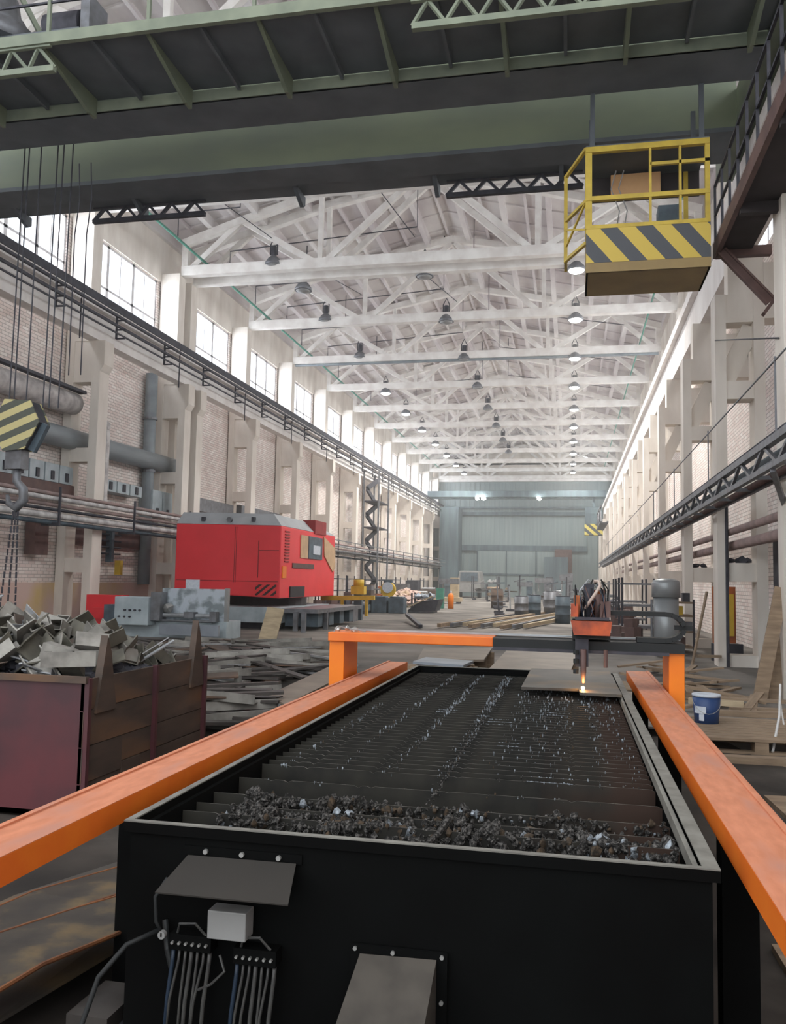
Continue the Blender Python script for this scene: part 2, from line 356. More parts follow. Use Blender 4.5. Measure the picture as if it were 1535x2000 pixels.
for i, y in enumerate(YC):
    if y < 16: continue
    nm = {27.5: 'nearer of the paired', 28.5: 'farther of the paired'}.get(y)
    lab = ('white concrete two-legged column, %s columns against the left brick wall' % nm) if nm else 'white concrete two-legged column against the left wall, %s from the near end' % far(lc)
    if not nm: lc += 1
    tag(column(y, 'left', i), lab, 'column', 'concrete columns along the left wall')
rc = 0
for i, y in enumerate([12.0, 17.35, 22.2, 28.2] + YC[6:]):
    tag(column(y, 'right', i), 'white concrete column with framed openings on the right side, %s from the near end' % far(rc), 'column', 'concrete columns along the right wall'); rc += 1

# crane runway beams and rails
tag(MB().box(-13.6, -13.25, 2, YE - .3, 8.2, 9.0).box(-13.75, -13.1, 2, YE - .3, 9.0, 9.2).build('runway_beam', 'concl'), 'long pale concrete crane runway beam on the left columns', 'beam')
tag(MB().box(3.15, 3.5, 2, YE - .3, 8.06, 9.0).box(3.0, 3.65, 2, YE - .3, 8.95, 9.2).build('runway_beam', 'concl'), 'long pale concrete crane runway beam on the right columns', 'beam')
tag(MB().box(-13.32, -13.22, 2, YE - .3, 9.2, 9.34).box(-13.12, -13.06, 2, YE - .3, 9.2, 9.42).build('crane_rail', 'steel_d'), 'dark steel crane rail on top of the left runway beam', 'rail')
tag(MB().box(3.27, 3.37, 2, YE - .3, 9.2, 9.32).build('crane_rail', 'steel_d'), 'dark steel crane rail on top of the right runway beam', 'rail')
tb = tag(empty('conductor_line', (-12.95, 16, 8.3)), 'dark triple conductor bars hung below the left crane rail', 'conductor bars')
for z, xx, r in ((8.72, -12.93, .035), (8.98, -12.88, .035), (8.5, -12.93, .02)): MB().bar((xx, 6, z), (xx, YE - 2, z), r * 2).build('bar', 'steel_d', tb)
for i in range(24):
    y = 16.2 + 3 * i
    mb = MB().bar((-13.0, y, 9.1), (-13.0, y, 8.35), .05).bar((-13.0, y, 8.36), (-12.72, y, 8.36), .04).bar((-13.0, y, 8.62), (-12.7, y, 8.62), .04).bar((-13.0, y, 8.9), (-12.7, y, 8.9), .04)
    mb.build('bracket', 'steel_d', tb)
for i in range(12): MB().bar((-13.1, 14.5 + 6 * i, 9.2), (-13.1, 14.5 + 6 * i, 7.9), .03).build('hanger', 'steel_d', tb)

# roof trusses
YT = [10, 16, 22, 27.5, 28.5] + YC[6:-1] + [88.0]
tr0 = None
def make_truss():
    t = empty('roof_truss', (0, 0, 0))
    xa, xb = -13.6, 4.0
    MB().box(xa, xb, -.15, .15, 12.15, 12.5).build('bottom_chord', 'truss', t)
    top = [(xa, 13.35), (-11.4, 14.05), (-8.6, 14.85), (XM, 15.6), (-1.0, 14.85), (1.8, 14.05), (xb, 13.35)]
    mb = MB()
    for (a, za), (b, zb) in zip(top[:-1], top[1:]): mb.bar((a, 0, za), (b, 0, zb), .26, .26)
    mb.build('top_chord', 'truss', t)
    for (a, za), (b, zb), r in (((xa + .1, 13.35), (xa + .1, 12.3), .22), ((xb - .1, 13.35), (xb - .1, 12.3), .22), ((-8.5, 14.85), (-8.5, 12.3), .16), ((-1.1, 14.85), (-1.1, 12.3), .16)):
        MB().bar((a, 0, za), (b, 0, zb), r).build('vertical', 'truss', t)
    for (a, za), (b, zb) in (((xa + .3, 12.4), (-11.4, 14.05)), ((-11.4, 14.05), (-8.7, 12.4)), ((-8.3, 12.4), (XM, 15.5)), ((XM, 15.5), (-1.3, 12.4)), ((-.9, 12.4), (1.8, 14.05)), ((1.8, 14.05), (xb - .3, 12.4))):
        MB().bar((a, 0, za), (b, 0, zb), .17, .2).build('diagonal', 'truss', t)
    return t
tr0 = make_truss()
for i, y in enumerate(YT):
    t = tr0 if i == 0 else copy_tree(tr0)
    t.location = (0, y, 0)
    tag(t, 'pale concrete roof truss spanning the hall, %s from the near end' % far(i), 'roof truss', 'roof trusses')
tag(MB().tube([(-12.75, 12, 12.62), (-12.75, 84, 12.62)], .045, 8).build('roof_pipe', 'cyan'), 'long thin green pipe under the roof on the left', 'pipe')
tag(MB().tube([(3.1, 12, 12.7), (3.1, 84, 12.7)], .035, 8).build('roof_pipe', 'cyan'), 'long thin green pipe under the roof on the right', 'pipe')
tag(MB().tube([(-13.5, 40, 12.1), (3.9, 40, 12.1)], .07, 8).build('roof_pipe', 'pipe_g'), 'grey pipe running across the hall under the third clear truss', 'pipe')

# high bay lamps
def make_lamp(lit):
    t = empty('high_bay_lamp', (0, 0, 0))
    h = MB().tube([(0, 0, -.05), (0, 0, .3)], .1, 10).build('ballast', 'steel_d', t)
    MB().tube([(-.13, 0, 0), (-.13, 0, .35), (0, 0, .62), (.13, 0, .35), (.13, 0, 0)], .025, 6).build('hanger', 'steel_d', t)
    MB().lathe((0, 0, -.38), [(.32, 0), (.3, .1), (.2, .25), (.1, .34)], 16).build('shade', 'steel_m', t, smooth=True)
    MB().lathe((0, 0, -.46), [(.02, 0), (.2, .03), (.27, .085)], 12).build('bulb', 'lamp_on' if lit else 'white', t, smooth=True)
    return t
lamp_off, lamp_on = make_lamp(False), make_lamp(True)
used = {False: False, True: False}
cnt = {}
def lamp(x, y, z, lit, row):
    src = lamp_on if lit else lamp_off
    t = copy_tree(src) if used[lit] else src; used[lit] = True
    t.location = (x, y, z); i = cnt.get(row, 0); cnt[row] = i + 1
    tag(t, '%s high bay lamp, %s row, %s from the near end' % ('glowing' if lit else 'unlit grey', row, far(i)), 'lamp', 'high bay lamps in the %s row' % row)
    if lit:
        l = bpy.data.lights.new('lamp_light', 'SPOT'); l.energy = 950; l.shadow_soft_size = .3; l.color = (1, .97, .92); l.spot_size = radians(145); l.spot_blend = .5
        o = bpy.data.objects.new('lamp_light', l); o.parent = t; o.location = (0, 0, -.5); COL.objects.link(o)
for y in (27.5, 34, 40, 46, 52, 58, 64, 70, 76, 82): lamp(-10.2, y, 12.75 if y < 45 else 12.3, y > 45, 'left')
lamp(-9.55, 28.9, 12.3, False, 'left double')
for y in (28.7, 34, 40, 46, 52, 58, 64, 70): lamp(-5.05, y, 12.5, False, 'middle')
for y in (28.5, 34, 40, 46, 52, 58, 64, 70, 76, 82): lamp(.15, y, 12.35, True, 'right')
i = 0
for y in (24.6, 27.9, 31.5, 34.2, 37.5, 40.5, 44, 50, 56):
    far_reach = i % 2
    x1 = -5.2 if far_reach else -10.3
    tag(MB().tube([(-12.4 + .4 * far_reach, y, 12.4), (-12.4 + .4 * far_reach, y, 13.15), (x1, y, 13.2 + .4 * far_reach), (x1, y, zr(x1) + .02)], .022, 5).build('lamp_cable', 'steel_d'),
        'thin black lamp cable bent under the left roof slope, %s from the near end' % far(i), 'cable', 'lamp cables'); i += 1
for i, y in enumerate((31, 37, 43, 49)):
    tag(MB().tube([(-3.6, y, zr(-3.6)), (-3.6, y, 13.5), (.1, y, 12.95), (2.2, y, 12.6)], .02, 5).build('lamp_cable', 'steel_d'), 'thin black lamp cable under the right roof slope, %s from the near end' % far(i), 'cable', 'lamp cables')
for i, (a, b) in enumerate((((-11.9, 25, 14.2), (-10.2, 27.5, 13.3)), ((-9.6, 28.9, 13), (-8.4, 33, 13.1)), ((-5.1, 28.5, 12.2), (-4.6, 33.8, 12.9)), ((-6.5, 24, 14.3), (-5.3, 28, 13.3)))):
    tag(MB().tube([a, b], .016, 5).build('stay_wire', 'steel_d'), 'taut thin dark wire beside a roof lamp, %s from the left' % ORD[(0, 1, 3, 2)[i]], 'wire', 'stay wires')

# ================================================================== BRIDGE CRANE
cr = tag(empty('bridge_crane', (-5, 12.5, 9.3)), 'large green overhead travelling crane bridge with twin girders', 'bridge crane')
gx0, gx1 = -13.4, 2.75
MB().box(gx0, gx1, 12.5, 13.24, 9.3, 10.3).build('girder', 'crane', cr)
g2 = MB().box(gx0, gx1, 14.84, 15.45, 9.3, 10.22).build('girder', 'crane', cr)
MB().box(gx0, gx1, 15.45, 16.1, 9.3, 9.36).build('walkway', 'craned', cr)
MB().box(gx0, gx1, 14.78, 15.5, 9.22, 9.3).build('flange', 'craned', cr)
MB().box(gx0, gx1, 12.42, 13.3, 9.24, 9.3).build('flange', 'craned', cr)
MB().box(gx0, gx1, 10.78, 12.42, 9.45, 9.5).build('walkway', 'craned', cr)
MB().box(gx0, gx1, 12.40, 12.46, 9.24, 9.42).build('web_strip', 'cranel', cr)
MB().box(gx0, gx1 + .4, 10.72, 10.8, 9.35, 9.52).build('fascia', 'cranel', cr)
for i in range(19):
    x = -13.0 + i * .86
    if x > gx1: break
    big = i % 2 == 0
    mb = MB()
    if big: mb.prism([(10.85, 9.45), (12.4, 9.45), (12.4, 9.12), (12.2, 9.12)], 'x', x - .03, x + .03)
    else: mb.prism([(10.85, 9.45), (12.35, 9.45), (12.35, 9.33), (10.85, 9.38)], 'x', x - .025, x + .025)
    mb.build('bracket', 'crane' if big else 'craned', cr)
for x in (-11.7, -8.9, -5.4, -2.6, -.2, 2.0): MB().prism([(15.5, 9.3), (16.2, 9.3), (16.2, 9.12), (16.1, 9.05)], 'x', x - .04, x + .04).build('bracket', 'craned', cr)
for i in range(10):
    x = -12.5 + i * 1.62
    MB().bar((x, 10.76, 9.45), (x, 10.76, 10.55), .05).build('railing_post', 'cranel', cr)
MB().bar((gx0, 10.76, 10.5), (gx1, 10.76, 10.5), .045).build('handrail', 'cranel', cr)
MB().bar((gx0, 10.76, 10.0), (gx1, 10.76, 10.0), .03).build('handrail', 'steel_d', cr)
MB().bar((-8.0, 11.6, 9.5), (-8.9, 10.9, 11.4), .07).build('brace', 'cranel', cr)
for k, (a, b) in enumerate(((-13.4, -7.6), (-2.15, 1.5))):
    mb = MB().bar((a, 10.9, 9.05), (b, 10.9, 9.05), .09).bar((a, 10.78, 9.35), (b, 10.78, 9.35), .06)
    nn = int((b - a) / .42); st = (b - a) / nn
    for i in range(nn): mb.bar((a + i * st, 10.9, 9.07), (a + (i + .5) * st, 10.8, 9.34), .045); mb.bar((a + (i + .5) * st, 10.8, 9.34), (a + (i + 1) * st, 10.9, 9.07), .045)
    mb.build('lattice_beam', 'cranel', cr)
for k, (a, b) in enumerate(((-10.0, -7.45), (-2.4, .2))):
    mb = MB().bar((a, 15.95, 9.0), (b, 15.95, 9.0), .09).bar((a, 15.95, 9.3), (b, 15.95, 9.3), .06)
    for i in range(5):
        st = (b - a) / 5; mb.bar((a + i * st, 15.95, 9.0), (a + (i + .5) * st, 15.95, 9.28), .06); mb.bar((a + (i + .5) * st, 15.95, 9.28), (a + (i + 1) * st, 15.95, 9.0), .05)
    mb.build('lattice_beam', 'steel_d', cr)
MB().box(2.75, 3.35, 11.2, 17, 9.36, 10.0).build('end_truck', 'crane', cr)
MB().box(-13.7, -13.1, 11.2, 17, 9.4, 10.0).build('end_truck', 'craned', cr)
for k, y in enumerate((11.0, 11.35, 11.7, 12.0, 12.3)): MB().tube([(gx0, y, 11.0 + .12 * k), (-8, y, 10.85 + .12 * k), (gx1, y, 11.0 + .12 * k)], .012, 4).build('trolley_wire', 'steel_d', cr)

# trolley machinery
tl = tag(empty('crane_trolley', (-9.2, 11.6, 9.5)), 'dark hoist machinery with drum and motors on the crane deck, upper left', 'hoist trolley')
MB().box(-11.4, -7.3, 11.0, 11.9, 9.52, 9.75).build('frame', 'craned', tl)
MB().tube([(-11.2, 11.4, 10.0), (-9.9, 11.4, 10.0)], .34, 14).build('drum', 'steel_d', tl, smooth=True)
MB().tube([(-9.6, 11.4, 10.0), (-8.6, 11.4, 10.0)], .3, 14).build('motor', 'steel_m', tl, smooth=True)
MB().lathe((-8.95, 11.3, 9.75), [(.62, 0), (.6, .25), (.38, .45), (.3, .85), (.12, 1.0), (.08, 1.25)], 14).build('gear_housing', 'steel_m', tl, smooth=True)
MB().tube([(-8.0, 11.3, 9.95), (-7.4, 11.3, 9.95)], .24, 12).build('brake_motor', 'steel_d', tl, smooth=True)
MB().box(-7.35, -7.2, 11.1, 11.6, 9.6, 10.35).build('guard', 'steel_m', tl)
rp = tag(empty('hoist_ropes', (-9.9, 14, 4.7)), 'bundle of vertical steel hoist ropes holding the striped hook block', 'ropes')
for i, x in enumerate((-10.35, -10.28, -10.05, -9.72, -9.62, -9.45)): MB().tube([(x, 14.0 + .04 * i, 4.6), (x + .04, 14.0 + .04 * i, 10.2)], .014, 5).build('rope', 'steel_d', rp)
for i, x in enumerate((-9.2, -8.95)): MB().tube([(x, 14.1, 9.3), (x + .05, 14.1, 8.6), (x - .02, 14.1, 7.9), (x, 14.1, 5.2)], .012, 5).build('cable', 'steel_d', rp)

hk = tag(empty('hook_block', (-10.07, 14, 3.2)), 'yellow and black striped hexagonal crane hook block on the left', 'hook block')
hexp = [(-10.32, 4.72), (-9.78, 4.68), (-9.58, 4.28), (-9.86, 3.78), (-10.3, 3.74), (-10.55, 4.22)]
MB().prism(hexp, 'y', 13.82, 13.85).build('side_plate', 'hookst', hk)
MB().prism([(a - .01, b) for a, b in hexp], 'y', 14.15, 14.18).build('side_plate', 'hookst', hk)
MB().prism([(-10.07 + (a + 10.07) * .97, 4.23 + (b - 4.23) * .97) for a, b in hexp], 'y', 13.87, 14.13).build('sheave', 'steel_d', hk)
MB().bar((-9.62, 14, 4.3), (-9.88, 14, 3.8), .1, .3).build('edge_guard', 'teald', hk)
MB().box(-10.28, -9.95, 13.88, 14.12, 3.42, 3.8).build('crosshead', 'steel_m', hk)
MB().tube([(-10.1, 14, 3.45), (-10.1, 14, 3.2), (-9.95, 14, 3.05), (-9.93, 14, 2.85), (-10.08, 14, 2.7), (-10.24, 14, 2.78), (-10.28, 14, 2.95)], [.07, .075, .085, .09, .085, .06, .03], 10).build('hook', 'steel_m', hk, smooth=True)
ch = tag(empty('sling_chains', (-10.1, 14, 1.3)), 'chain sling hanging from the crane hook down to the scrap', 'chain sling')
for x, x2 in ((-10.12, -10.32), (-10.08, -10.15), (-10.04, -9.98)):
    mb = MB()
    for k in range(14):
        z = 2.78 - k * .14; xx = x + (x2 - x) * k / 14
        mb.bar((xx, 14, z), (xx, 14, z - .12), .034 if k % 2 else .014, .014 if k % 2 else .034)
    mb.build('chain', 'steel_d', ch)

# operator cab
cb = tag(empty('operator_cab', (1.1, 13.2, 6.05)), 'yellow framed crane operator cab with black striped front panel', 'crane cab')
x0, x1, ya, yb, zb, zt = .215, 2.05, 13.2, 14.3, 6.3, 8.32
MB().box(x0, x1, ya, yb, zb, zb + .06).build('floor_plate', 'olive', cb)
MB().box(x0, x1, ya - .02, ya + .02, zb, 6.45).build('skirt_panel', 'olive', cb)
MB().box(x0, x1, ya - .025, ya + .02, 6.45, 7.02).build('striped_panel', 'cabst', cb)
MB().box(x0, x0 + .03, ya + .02, yb, zb, 7.0).build('side_panel', 'olive', cb)
MB().box(x1 - .03, x1, ya + .02, yb, zb, 7.0).build('side_panel', 'olive', cb)
for x, t in ((x0 + .04, .1), (x1 - .035, .07), (1.18, .035), (1.62, .035)):
    MB().box(x - t / 2, x + t / 2, ya - .02, ya + .06, 7.0, zt).build('post', 'yellow', cb)
for z, t in ((7.02, .06), (7.48, .07), (zt - .05, .09)):
    MB().box(x0, x1, ya - .03, ya + .05, z - t / 2, z + t / 2).build('rail', 'yellow', cb)
MB().box(1.18, x1, ya - .02, ya + .03, 7.95, 8.0).build('rail', 'yellow', cb)
MB().box(1.8, 1.87, yb - .05, yb, 7.0, zt).build('post', 'yellow', cb); MB().box(x0, x0 + .07, yb - .06, yb, 7, zt).build('post', 'yellow', cb)
MB().box(x0, x1, ya + .02, yb, zt, zt + .04).build('roof_plate', 'craned', cb)
bx_ = -.1
cg = MB()
for z in (6.78, 7.45, 8.2): cg.bar((x0, ya, z + .1 if z > 8 else z), (bx_, ya + .7, z), .05)
cg.bar((bx_, ya + .7, 6.75), (bx_, ya + .7, 8.22), .06); cg.bar((bx_, ya + .7, 8.2), (bx_, yb, 8.2), .05).bar((bx_, ya + .7, 7.45), (bx_, yb, 7.45), .04).bar((bx_, ya + .7, 6.78), (bx_, yb, 6.78), .05).bar((bx_, yb, 6.75), (bx_, yb, 8.22), .05)
cg.bar((x0, ya, 7.45), (bx_, ya + .7, 7.0), .03).bar((bx_, ya + .7, 7.3), (x0, ya, 7.0), .03)
cg.build('side_cage', 'yellow', cb)
MB().box(.63, 1.42, 14.1, 14.14, 7.9, 8.28).build('plywood_sheet', 'ply', cb)
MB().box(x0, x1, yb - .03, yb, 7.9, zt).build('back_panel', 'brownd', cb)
MB().box(1.35, 1.7, 13.75, 14.1, 6.4, 7.55).build('seat', 'teald', cb)
MB().box(.35, .55, 13.7, 14.0, 6.5, 7.2).box(.62, .95, 13.6, 13.9, 6.5, 7.18).build('control_box', 'steel_d', cb)
for x, y in ((x0 + .1, ya + .1), (x1 - .1, ya + .1), (x0 + .1, yb - .1), (x1 - .1, yb - .1)):
    MB().bar((x, y, zt + .05), (x, y, 9.3), .07).build('hanger', 'craned', cb)
for x in (.7, .82):
    MB().tube([(x, 13.7, 7.2), (x + .05, 13.75, 7.5), (x - .08, 13.8, 7.9), (x, 13.8, 8.2)], .01, 5).build('cable', 'white', cb)

# landing platform on the right
lp = tag(empty('landing_platform', (2.4, 8, 6.7)), 'rusty brown crane access gallery with railing at upper right', 'gallery')
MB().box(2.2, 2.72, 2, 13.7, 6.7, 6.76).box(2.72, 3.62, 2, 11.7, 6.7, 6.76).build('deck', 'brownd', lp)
MB().box(2.17, 2.24, 2, 13.75, 6.62, 6.85).build('edge_beam', 'brown', lp)
MB().box(2.2, 3.0, 13.6, 13.72, 6.6, 6.75).build('end_beam', 'brown', lp)
for i in range(14):
    y = 13.7 - i * .62
    MB().bar((2.2, y, 6.8), (2.2, y, 7.75), .035).build('railing_post', 'steel_d', lp)
for z in (7.3, 7.77): MB().bar((2.2, 2, z), (2.2, 13.72, z), .035).build('handrail', 'steel_d', lp)
for y in (5, 7.3, 9.6, 11.9): MB().box(2.24, 3.6, y, y + .1, 6.55, 6.7).build('joist', 'brownd', lp)
mb = MB().bar((2.2, 13.5, 6.62), (2.9, 13.5, 5.78), .09, .03).bar((2.3, 13.5, 6.68), (3.0, 13.5, 5.86), .09, .03).bar((2.25, 13.5, 6.65), (2.95, 13.5, 5.82), .02, .12)
mb.build('strut', 'brown', lp)
MB().bar((2.84, 13.5, 5.62), (3.04, 13.5, 5.9), .14, .05).build('foot_plate', 'brown', lp)
tag(MB().tube([(2.72, 17.1, 6.25), (2.7, 11.95, 4.82)], .012, 5).build('hanging_wire', 'steel_d'), 'thin dark wire stretched across the right columns', 'wire')

# ================================================================== WALL SERVICES LEFT
t = tag(empty('lagged_pipe', (-13.9, 18, 6)), 'thick white lagged pipe on the left wall above the hook', 'pipe')
MB().tube([(-13.95, 8, 6.1), (-13.95, 21.7, 6.35)], .32, 16).build('pipe', 'lag', t, smooth=True)
MB().box(-13.75, -13.55, 8, 21.7, 6.62, 6.7).build('tray', 'steel_d', t)
tag(MB().tube([(-14.02, 12, 5.25), (-14.02, 28.2, 5.4)], .3, 16).build('air_duct', 'pipe_g', smooth=True), 'wide grey horizontal air duct on the left brick wall', 'duct')
t = tag(empty('downpipe', (-14.15, 26.4, 0)), 'tall vertical grey downpipe on the left brick wall', 'pipe')
MB().tube([(-14.1, 26.5, 1.2), (-14.1, 26.5, 8.4)], .2, 14).build('pipe', 'pipe_g', t, smooth=True)
for z in (3, 5.0, 6.8): MB().tube([(-14.1, 26.5, z), (-14.1, 26.5, z + .08)], .24, 14).build('collar', 'steel_m', t)
tag(MB().tube([(-13.36, 22.41, 3.4), (-13.36, 22.41, 5.7)], .16, 12).lump((-13.36, 22.43, 5.8), .19).build('wrapped_riser', 'lag', smooth=False), 'short white wrapped vertical pipe right of the nearest left column', 'pipe')
for i, (a, b, z0, z1) in enumerate(((17.0, 21.7, 4.0, 4.5), (23.3, 25.7, 4.05, 4.4), (26.4, 27.9, 3.5, 4.4))):
    t = tag(empty('switch_box', (-13.9, (a + b) / 2, z0)), ['long pale blue switch box bank behind the hook block', 'pale blue switch box bank left of the downpipe', 'blue grey switch box cluster right of the downpipe'][i], 'switch box', 'wall switch boxes')
    k = int((b - a) / .6)
    for j in range(k):
        y = a + j * (b - a) / k
        MB().box(-14.36, -13.85, y + .03, y + (b - a) / k - .03, z0, z1).build('housing', 'teal', t); MB().box(-13.85, -13.82, y + .42 * (b - a) / k, y + .62 * (b - a) / k, z0 + .06, z0 + .3).build('label_plate', 'steel_d', t)
tag(MB().box(-14.3, -13.8, 8, 21.7, 3.68, 3.98).build('cable_tray', 'brown'), 'brown cable tray under the near switch boxes on the left', 'cable tray')
for i, (xx, z, r, mm) in enumerate(((-12.95, 3.55, .05, 'pipe_r'), (-12.85, 3.42, .06, 'lag'), (-12.95, 3.27, .05, 'pipe_r'), (-12.8, 3.13, .04, 'steel_d'), (-12.85, 2.98, .08, 'lag'), (-12.95, 2.82, .06, 'teald'))):
    tag(MB().tube([(xx, 6, z), (xx, 85, z - .1)], r, 8).build('service_pipe', mm, smooth=True), 'long service pipe along the left columns, %s from the top' % ORD[i], 'pipe', 'pipes along the left columns')
rk = empty('pipe_rack', (-12.9, 46, 2.7))
for i in range(21): MB().bar((-13.2, 8 + i * 3.8, 2.75), (-12.7, 8 + i * 3.8, 2.75), .08).bar((-12.72, 8 + i * 3.8, 2.7), (-12.72, 8 + i * 3.8, 3.7), .05).build('bracket', 'steel_d', rk)
tag(rk, 'dark steel rack carrying the pipes along the left columns', 'pipe rack')
for i, (y0, y1, z) in enumerate(((28.9, 33.6, 4.0), (34.5, 39.5, 4.1))):
    tag(MB().box(-14.3, -13.9, y0, y1, z, z + .5).build('wall_cabinet', 'steel_m'), ['grey cabinet row', 'smaller grey cabinet row'][i] + ' on the brick wall above the red excavator body', 'cabinet', 'wall cabinets')
tag(MB().box(-14.34, -14.2, 22.4, 26.6, 2.35, 2.95).build('wall_board', 'brown'), 'brown horizontal board on the left wall beside the downpipe', 'board')
tag(MB().box(-14.3, -14.0, 20.3, 20.9, 2.0, 2.9).build('wall_cabinet', 'brown'), 'small brown box on the wall behind the nearest left column', 'cabinet')
tag(MB().box(-14.34, -14.3, 6, 27.5, 0, 1.25).build('wall_dado', 'dirtbr'), 'stained pinkish yellow band at the foot of the left wall', 'wall stain panel')
t = tag(empty('pipe_manifold', (-14.1, 24.3, 2)), 'small black valve manifold on the left wall', 'manifold')
for z in (2.15, 2.35, 2.55, 2.75): MB().tube([(-14.1, 23.5, z), (-14.1, 24.9, z)], .03, 6).build('pipe', 'steel_d', t)
MB().box(-14.2, -14.0, 24.2, 24.35, 1.9, 2.95).build('valve_bar', 'teald', t)
MB().box(-14.1, -13.9, 24.6, 24.75, 1.5, 1.95).build('handle', 'ylw', t)
t = tag(empty('spiral_stair', (-12.9, 55.5, 0)), 'dark steel stair tower against the left columns far back', 'stairs')
mb = MB()
for k in range(9):
    z = .6 + k * .85; mb.box(-13.2, -12.2, 53.6, 56.6, z, z + .08) if k % 2 else None
    mb.bar((-13.0, 53.6 + (k % 2) * 3, z), (-13.0, 56.6 - (k % 2) * 3, z + .85), .12, .3)
mb.build('flight', 'steel_d', t)
for x, y in ((-13.2, 53.6), (-12.2, 53.6), (-12.2, 56.6), (-13.2, 56.6)): MB().bar((x, y, 0), (x, y, 8.6), .1).build('post', 'steel_m', t)
tag(MB().box(-12.9, -12.2, 41, 84, 2.98, 3.05).box(-12.22, -12.2, 41, 84, 3.3, 3.34).box(-12.22, -12.2, 41, 84, 3.55, 3.6).build('side_gallery', 'steel_m'), 'dark long gallery along the left columns in the distance', 'gallery')

# right services
t = tag(empty('pipe_bridge', (2.5, 30, 2.8)), 'dark lattice pipe bridge running along the right columns', 'pipe bridge')
mb = MB().bar((2.35, 6, 3.25), (2.35, 75, 3.25), .09).bar((2.35, 6, 2.95), (2.35, 75, 2.95), .07).bar((2.7, 6, 2.95), (2.7, 75, 2.95), .06)
for k in range(44): y = 6 + k * 1.5; mb.bar((2.35, y, 2.95), (2.35, y + .75, 3.25), .045); mb.bar((2.35, y + .75, 3.25), (2.35, y + 1.5, 2.95), .045); mb.bar((2.35, y, 2.95), (2.7, y, 2.95), .05)
mb.build('lattice', 'steel_m', t)
for i, (xx, z, r, mm) in enumerate(((2.45, 3.36, .055, 'steel_d'), (2.6, 3.2, .06, 'pipe_g'), (2.5, 3.08, .035, 'steel_l'), (2.62, 2.98, .05, 'brown'))):
    MB().tube([(xx, 6, z), (xx, 75, z)], r, 8).build('pipe', mm, t, smooth=True)
mb = MB().tube([(2.33, 8, 4.15), (2.33, 60, 4.15)], .012, 5)
for k in range(10): mb.bar((2.33, 10.5 + 5 * k, 3.3), (2.33, 10.5 + 5 * k, 4.2), .02)
mb.build('handline', 'steel_m', t)
MB().bar((2.35, 10.8, 2.9), (2.75, 12, 2.6), .06).build('strut', 'steel_m', t)
for i, (xx, z, r) in enumerate(((3.0, 2.55, .07), (3.1, 2.3, .09))):
    tag(MB().tube([(xx, 8, z), (xx, 60, z)], r, 8).build('service_pipe', 'pipe_r', smooth=True), ['upper', 'lower'][i] + ' brownish pipe under the pipe bridge on the right', 'pipe', 'pipes under the bridge')
tag(MB().box(3.66, 4.3, 12.4, 16.9, 0, 2.4).build('dark_shelf', 'steel_d'), 'dark shelving between the two nearest right columns', 'shelf')
tag(MB().tube([(2.88, 17.05, 0), (2.88, 17.05, 3.0)], .03, 6).build('cable_conduit', 'steel_d'), 'thin dark vertical conduit on the framed right column', 'conduit')

# ================================================================== RED EXCAVATOR
ex = tag(empty('excavator_house', (-10, 26, .9)), 'red excavator upper body with grey roof and cab on the left', 'excavator body')
MB().prism([(-11.75, 1.02), (-8.4, .9), (-8.4, 3.05), (-11.75, 3.1)], 'y', 24, 29.9).build('body', 'red', ex, bevel=.03)
MB().add([(-11.75, 24, 3.1), (-8.4, 24, 3.05), (-8.4, 29.9, 3.05), (-11.75, 29.9, 3.1), (-11.6, 24.15, 3.45), (-8.75, 24.3, 3.42), (-8.75, 28.6, 3.40), (-11.6, 29.5, 3.45)],
         [(3, 2, 1, 0), (4, 5, 6, 7), (0, 1, 5, 4), (1, 2, 6, 5), (2, 3, 7, 6), (3, 0, 4, 7)]).build('roof', 'grey_roof', ex)
for x in (-10.9, -9.3): MB().box(x - .05, x + .05, 24.0, 24.12, 3.17, 3.3).build('roof_vent', 'steel_d', ex)
MB().tube([(-10.05, 23.98, 3.22), (-10.05, 24.1, 3.22)], .08, 12).build('porthole', 'steel_m', ex)
MB().box(-8.8, -8.36, 27.3, 28.6, 3.0, 3.45).build('cab_hatch', 'redd', ex)
for i, (y0, z0, z1) in enumerate(((24.35, 1.95, 2.95),)):
    mb = MB()
    for k in range(11): mb.box(-8.4, -8.375, 24.35, 24.75, 1.98 + k * .09, 2.02 + k * .09)
    mb.build('louvre', 'redd', ex)
MB().box(-8.4, -8.37, 25.85, 26.6, 2.15, 2.88).build('side_panel', 'beige', ex)
w_ = MB().box(-8.4, -8.36, 26.65, 28.2, 2.15, 2.88).build('cab_window', 'teald', ex)
MB().box(-8.36, -8.34, 27.1, 27.9, 2.3, 2.6).build('white_bundle', 'paper', w_)
MB().prism([(28.4, 2.95), (29.85, 2.6), (29.9, 1.9), (29.6, 1.75), (28.5, 2.3)], 'x', -8.4, -8.365).build('side_panel', 'beige', ex)
MB().box(-8.4, -8.37, 25.1, 27.3, 1.82, 1.97).build('vent_slot', 'brown', ex)
MB().box(-8.4, -8.37, 24.15, 24.5, 1.5, 1.85).build('orange_plate', 'orange_post', ex)
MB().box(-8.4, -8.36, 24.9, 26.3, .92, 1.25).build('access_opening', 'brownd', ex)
MB().box(-9.15, -8.5, 23.97, 24.0, .98, 1.3).build('louvre_panel', 'redst', ex)
mb = MB()
for x in (-9.8, -9.85): mb.box(x, x + .012, 23.985, 24.0, 1.35, 3.0)
mb.box(-11.7, -8.45, 23.985, 24.0, 1.38, 1.4).box(-9.1, -9.08, 23.985, 24, 1.5, 2.6).box(-9.1, -8.45, 23.985, 24, 2.3, 2.32)
mb.build('panel_seam', 'redd', ex)
MB().box(-9.15, -8.7, 24.02, 24.5, .92, .96).build('step', 'steel_m', ex)
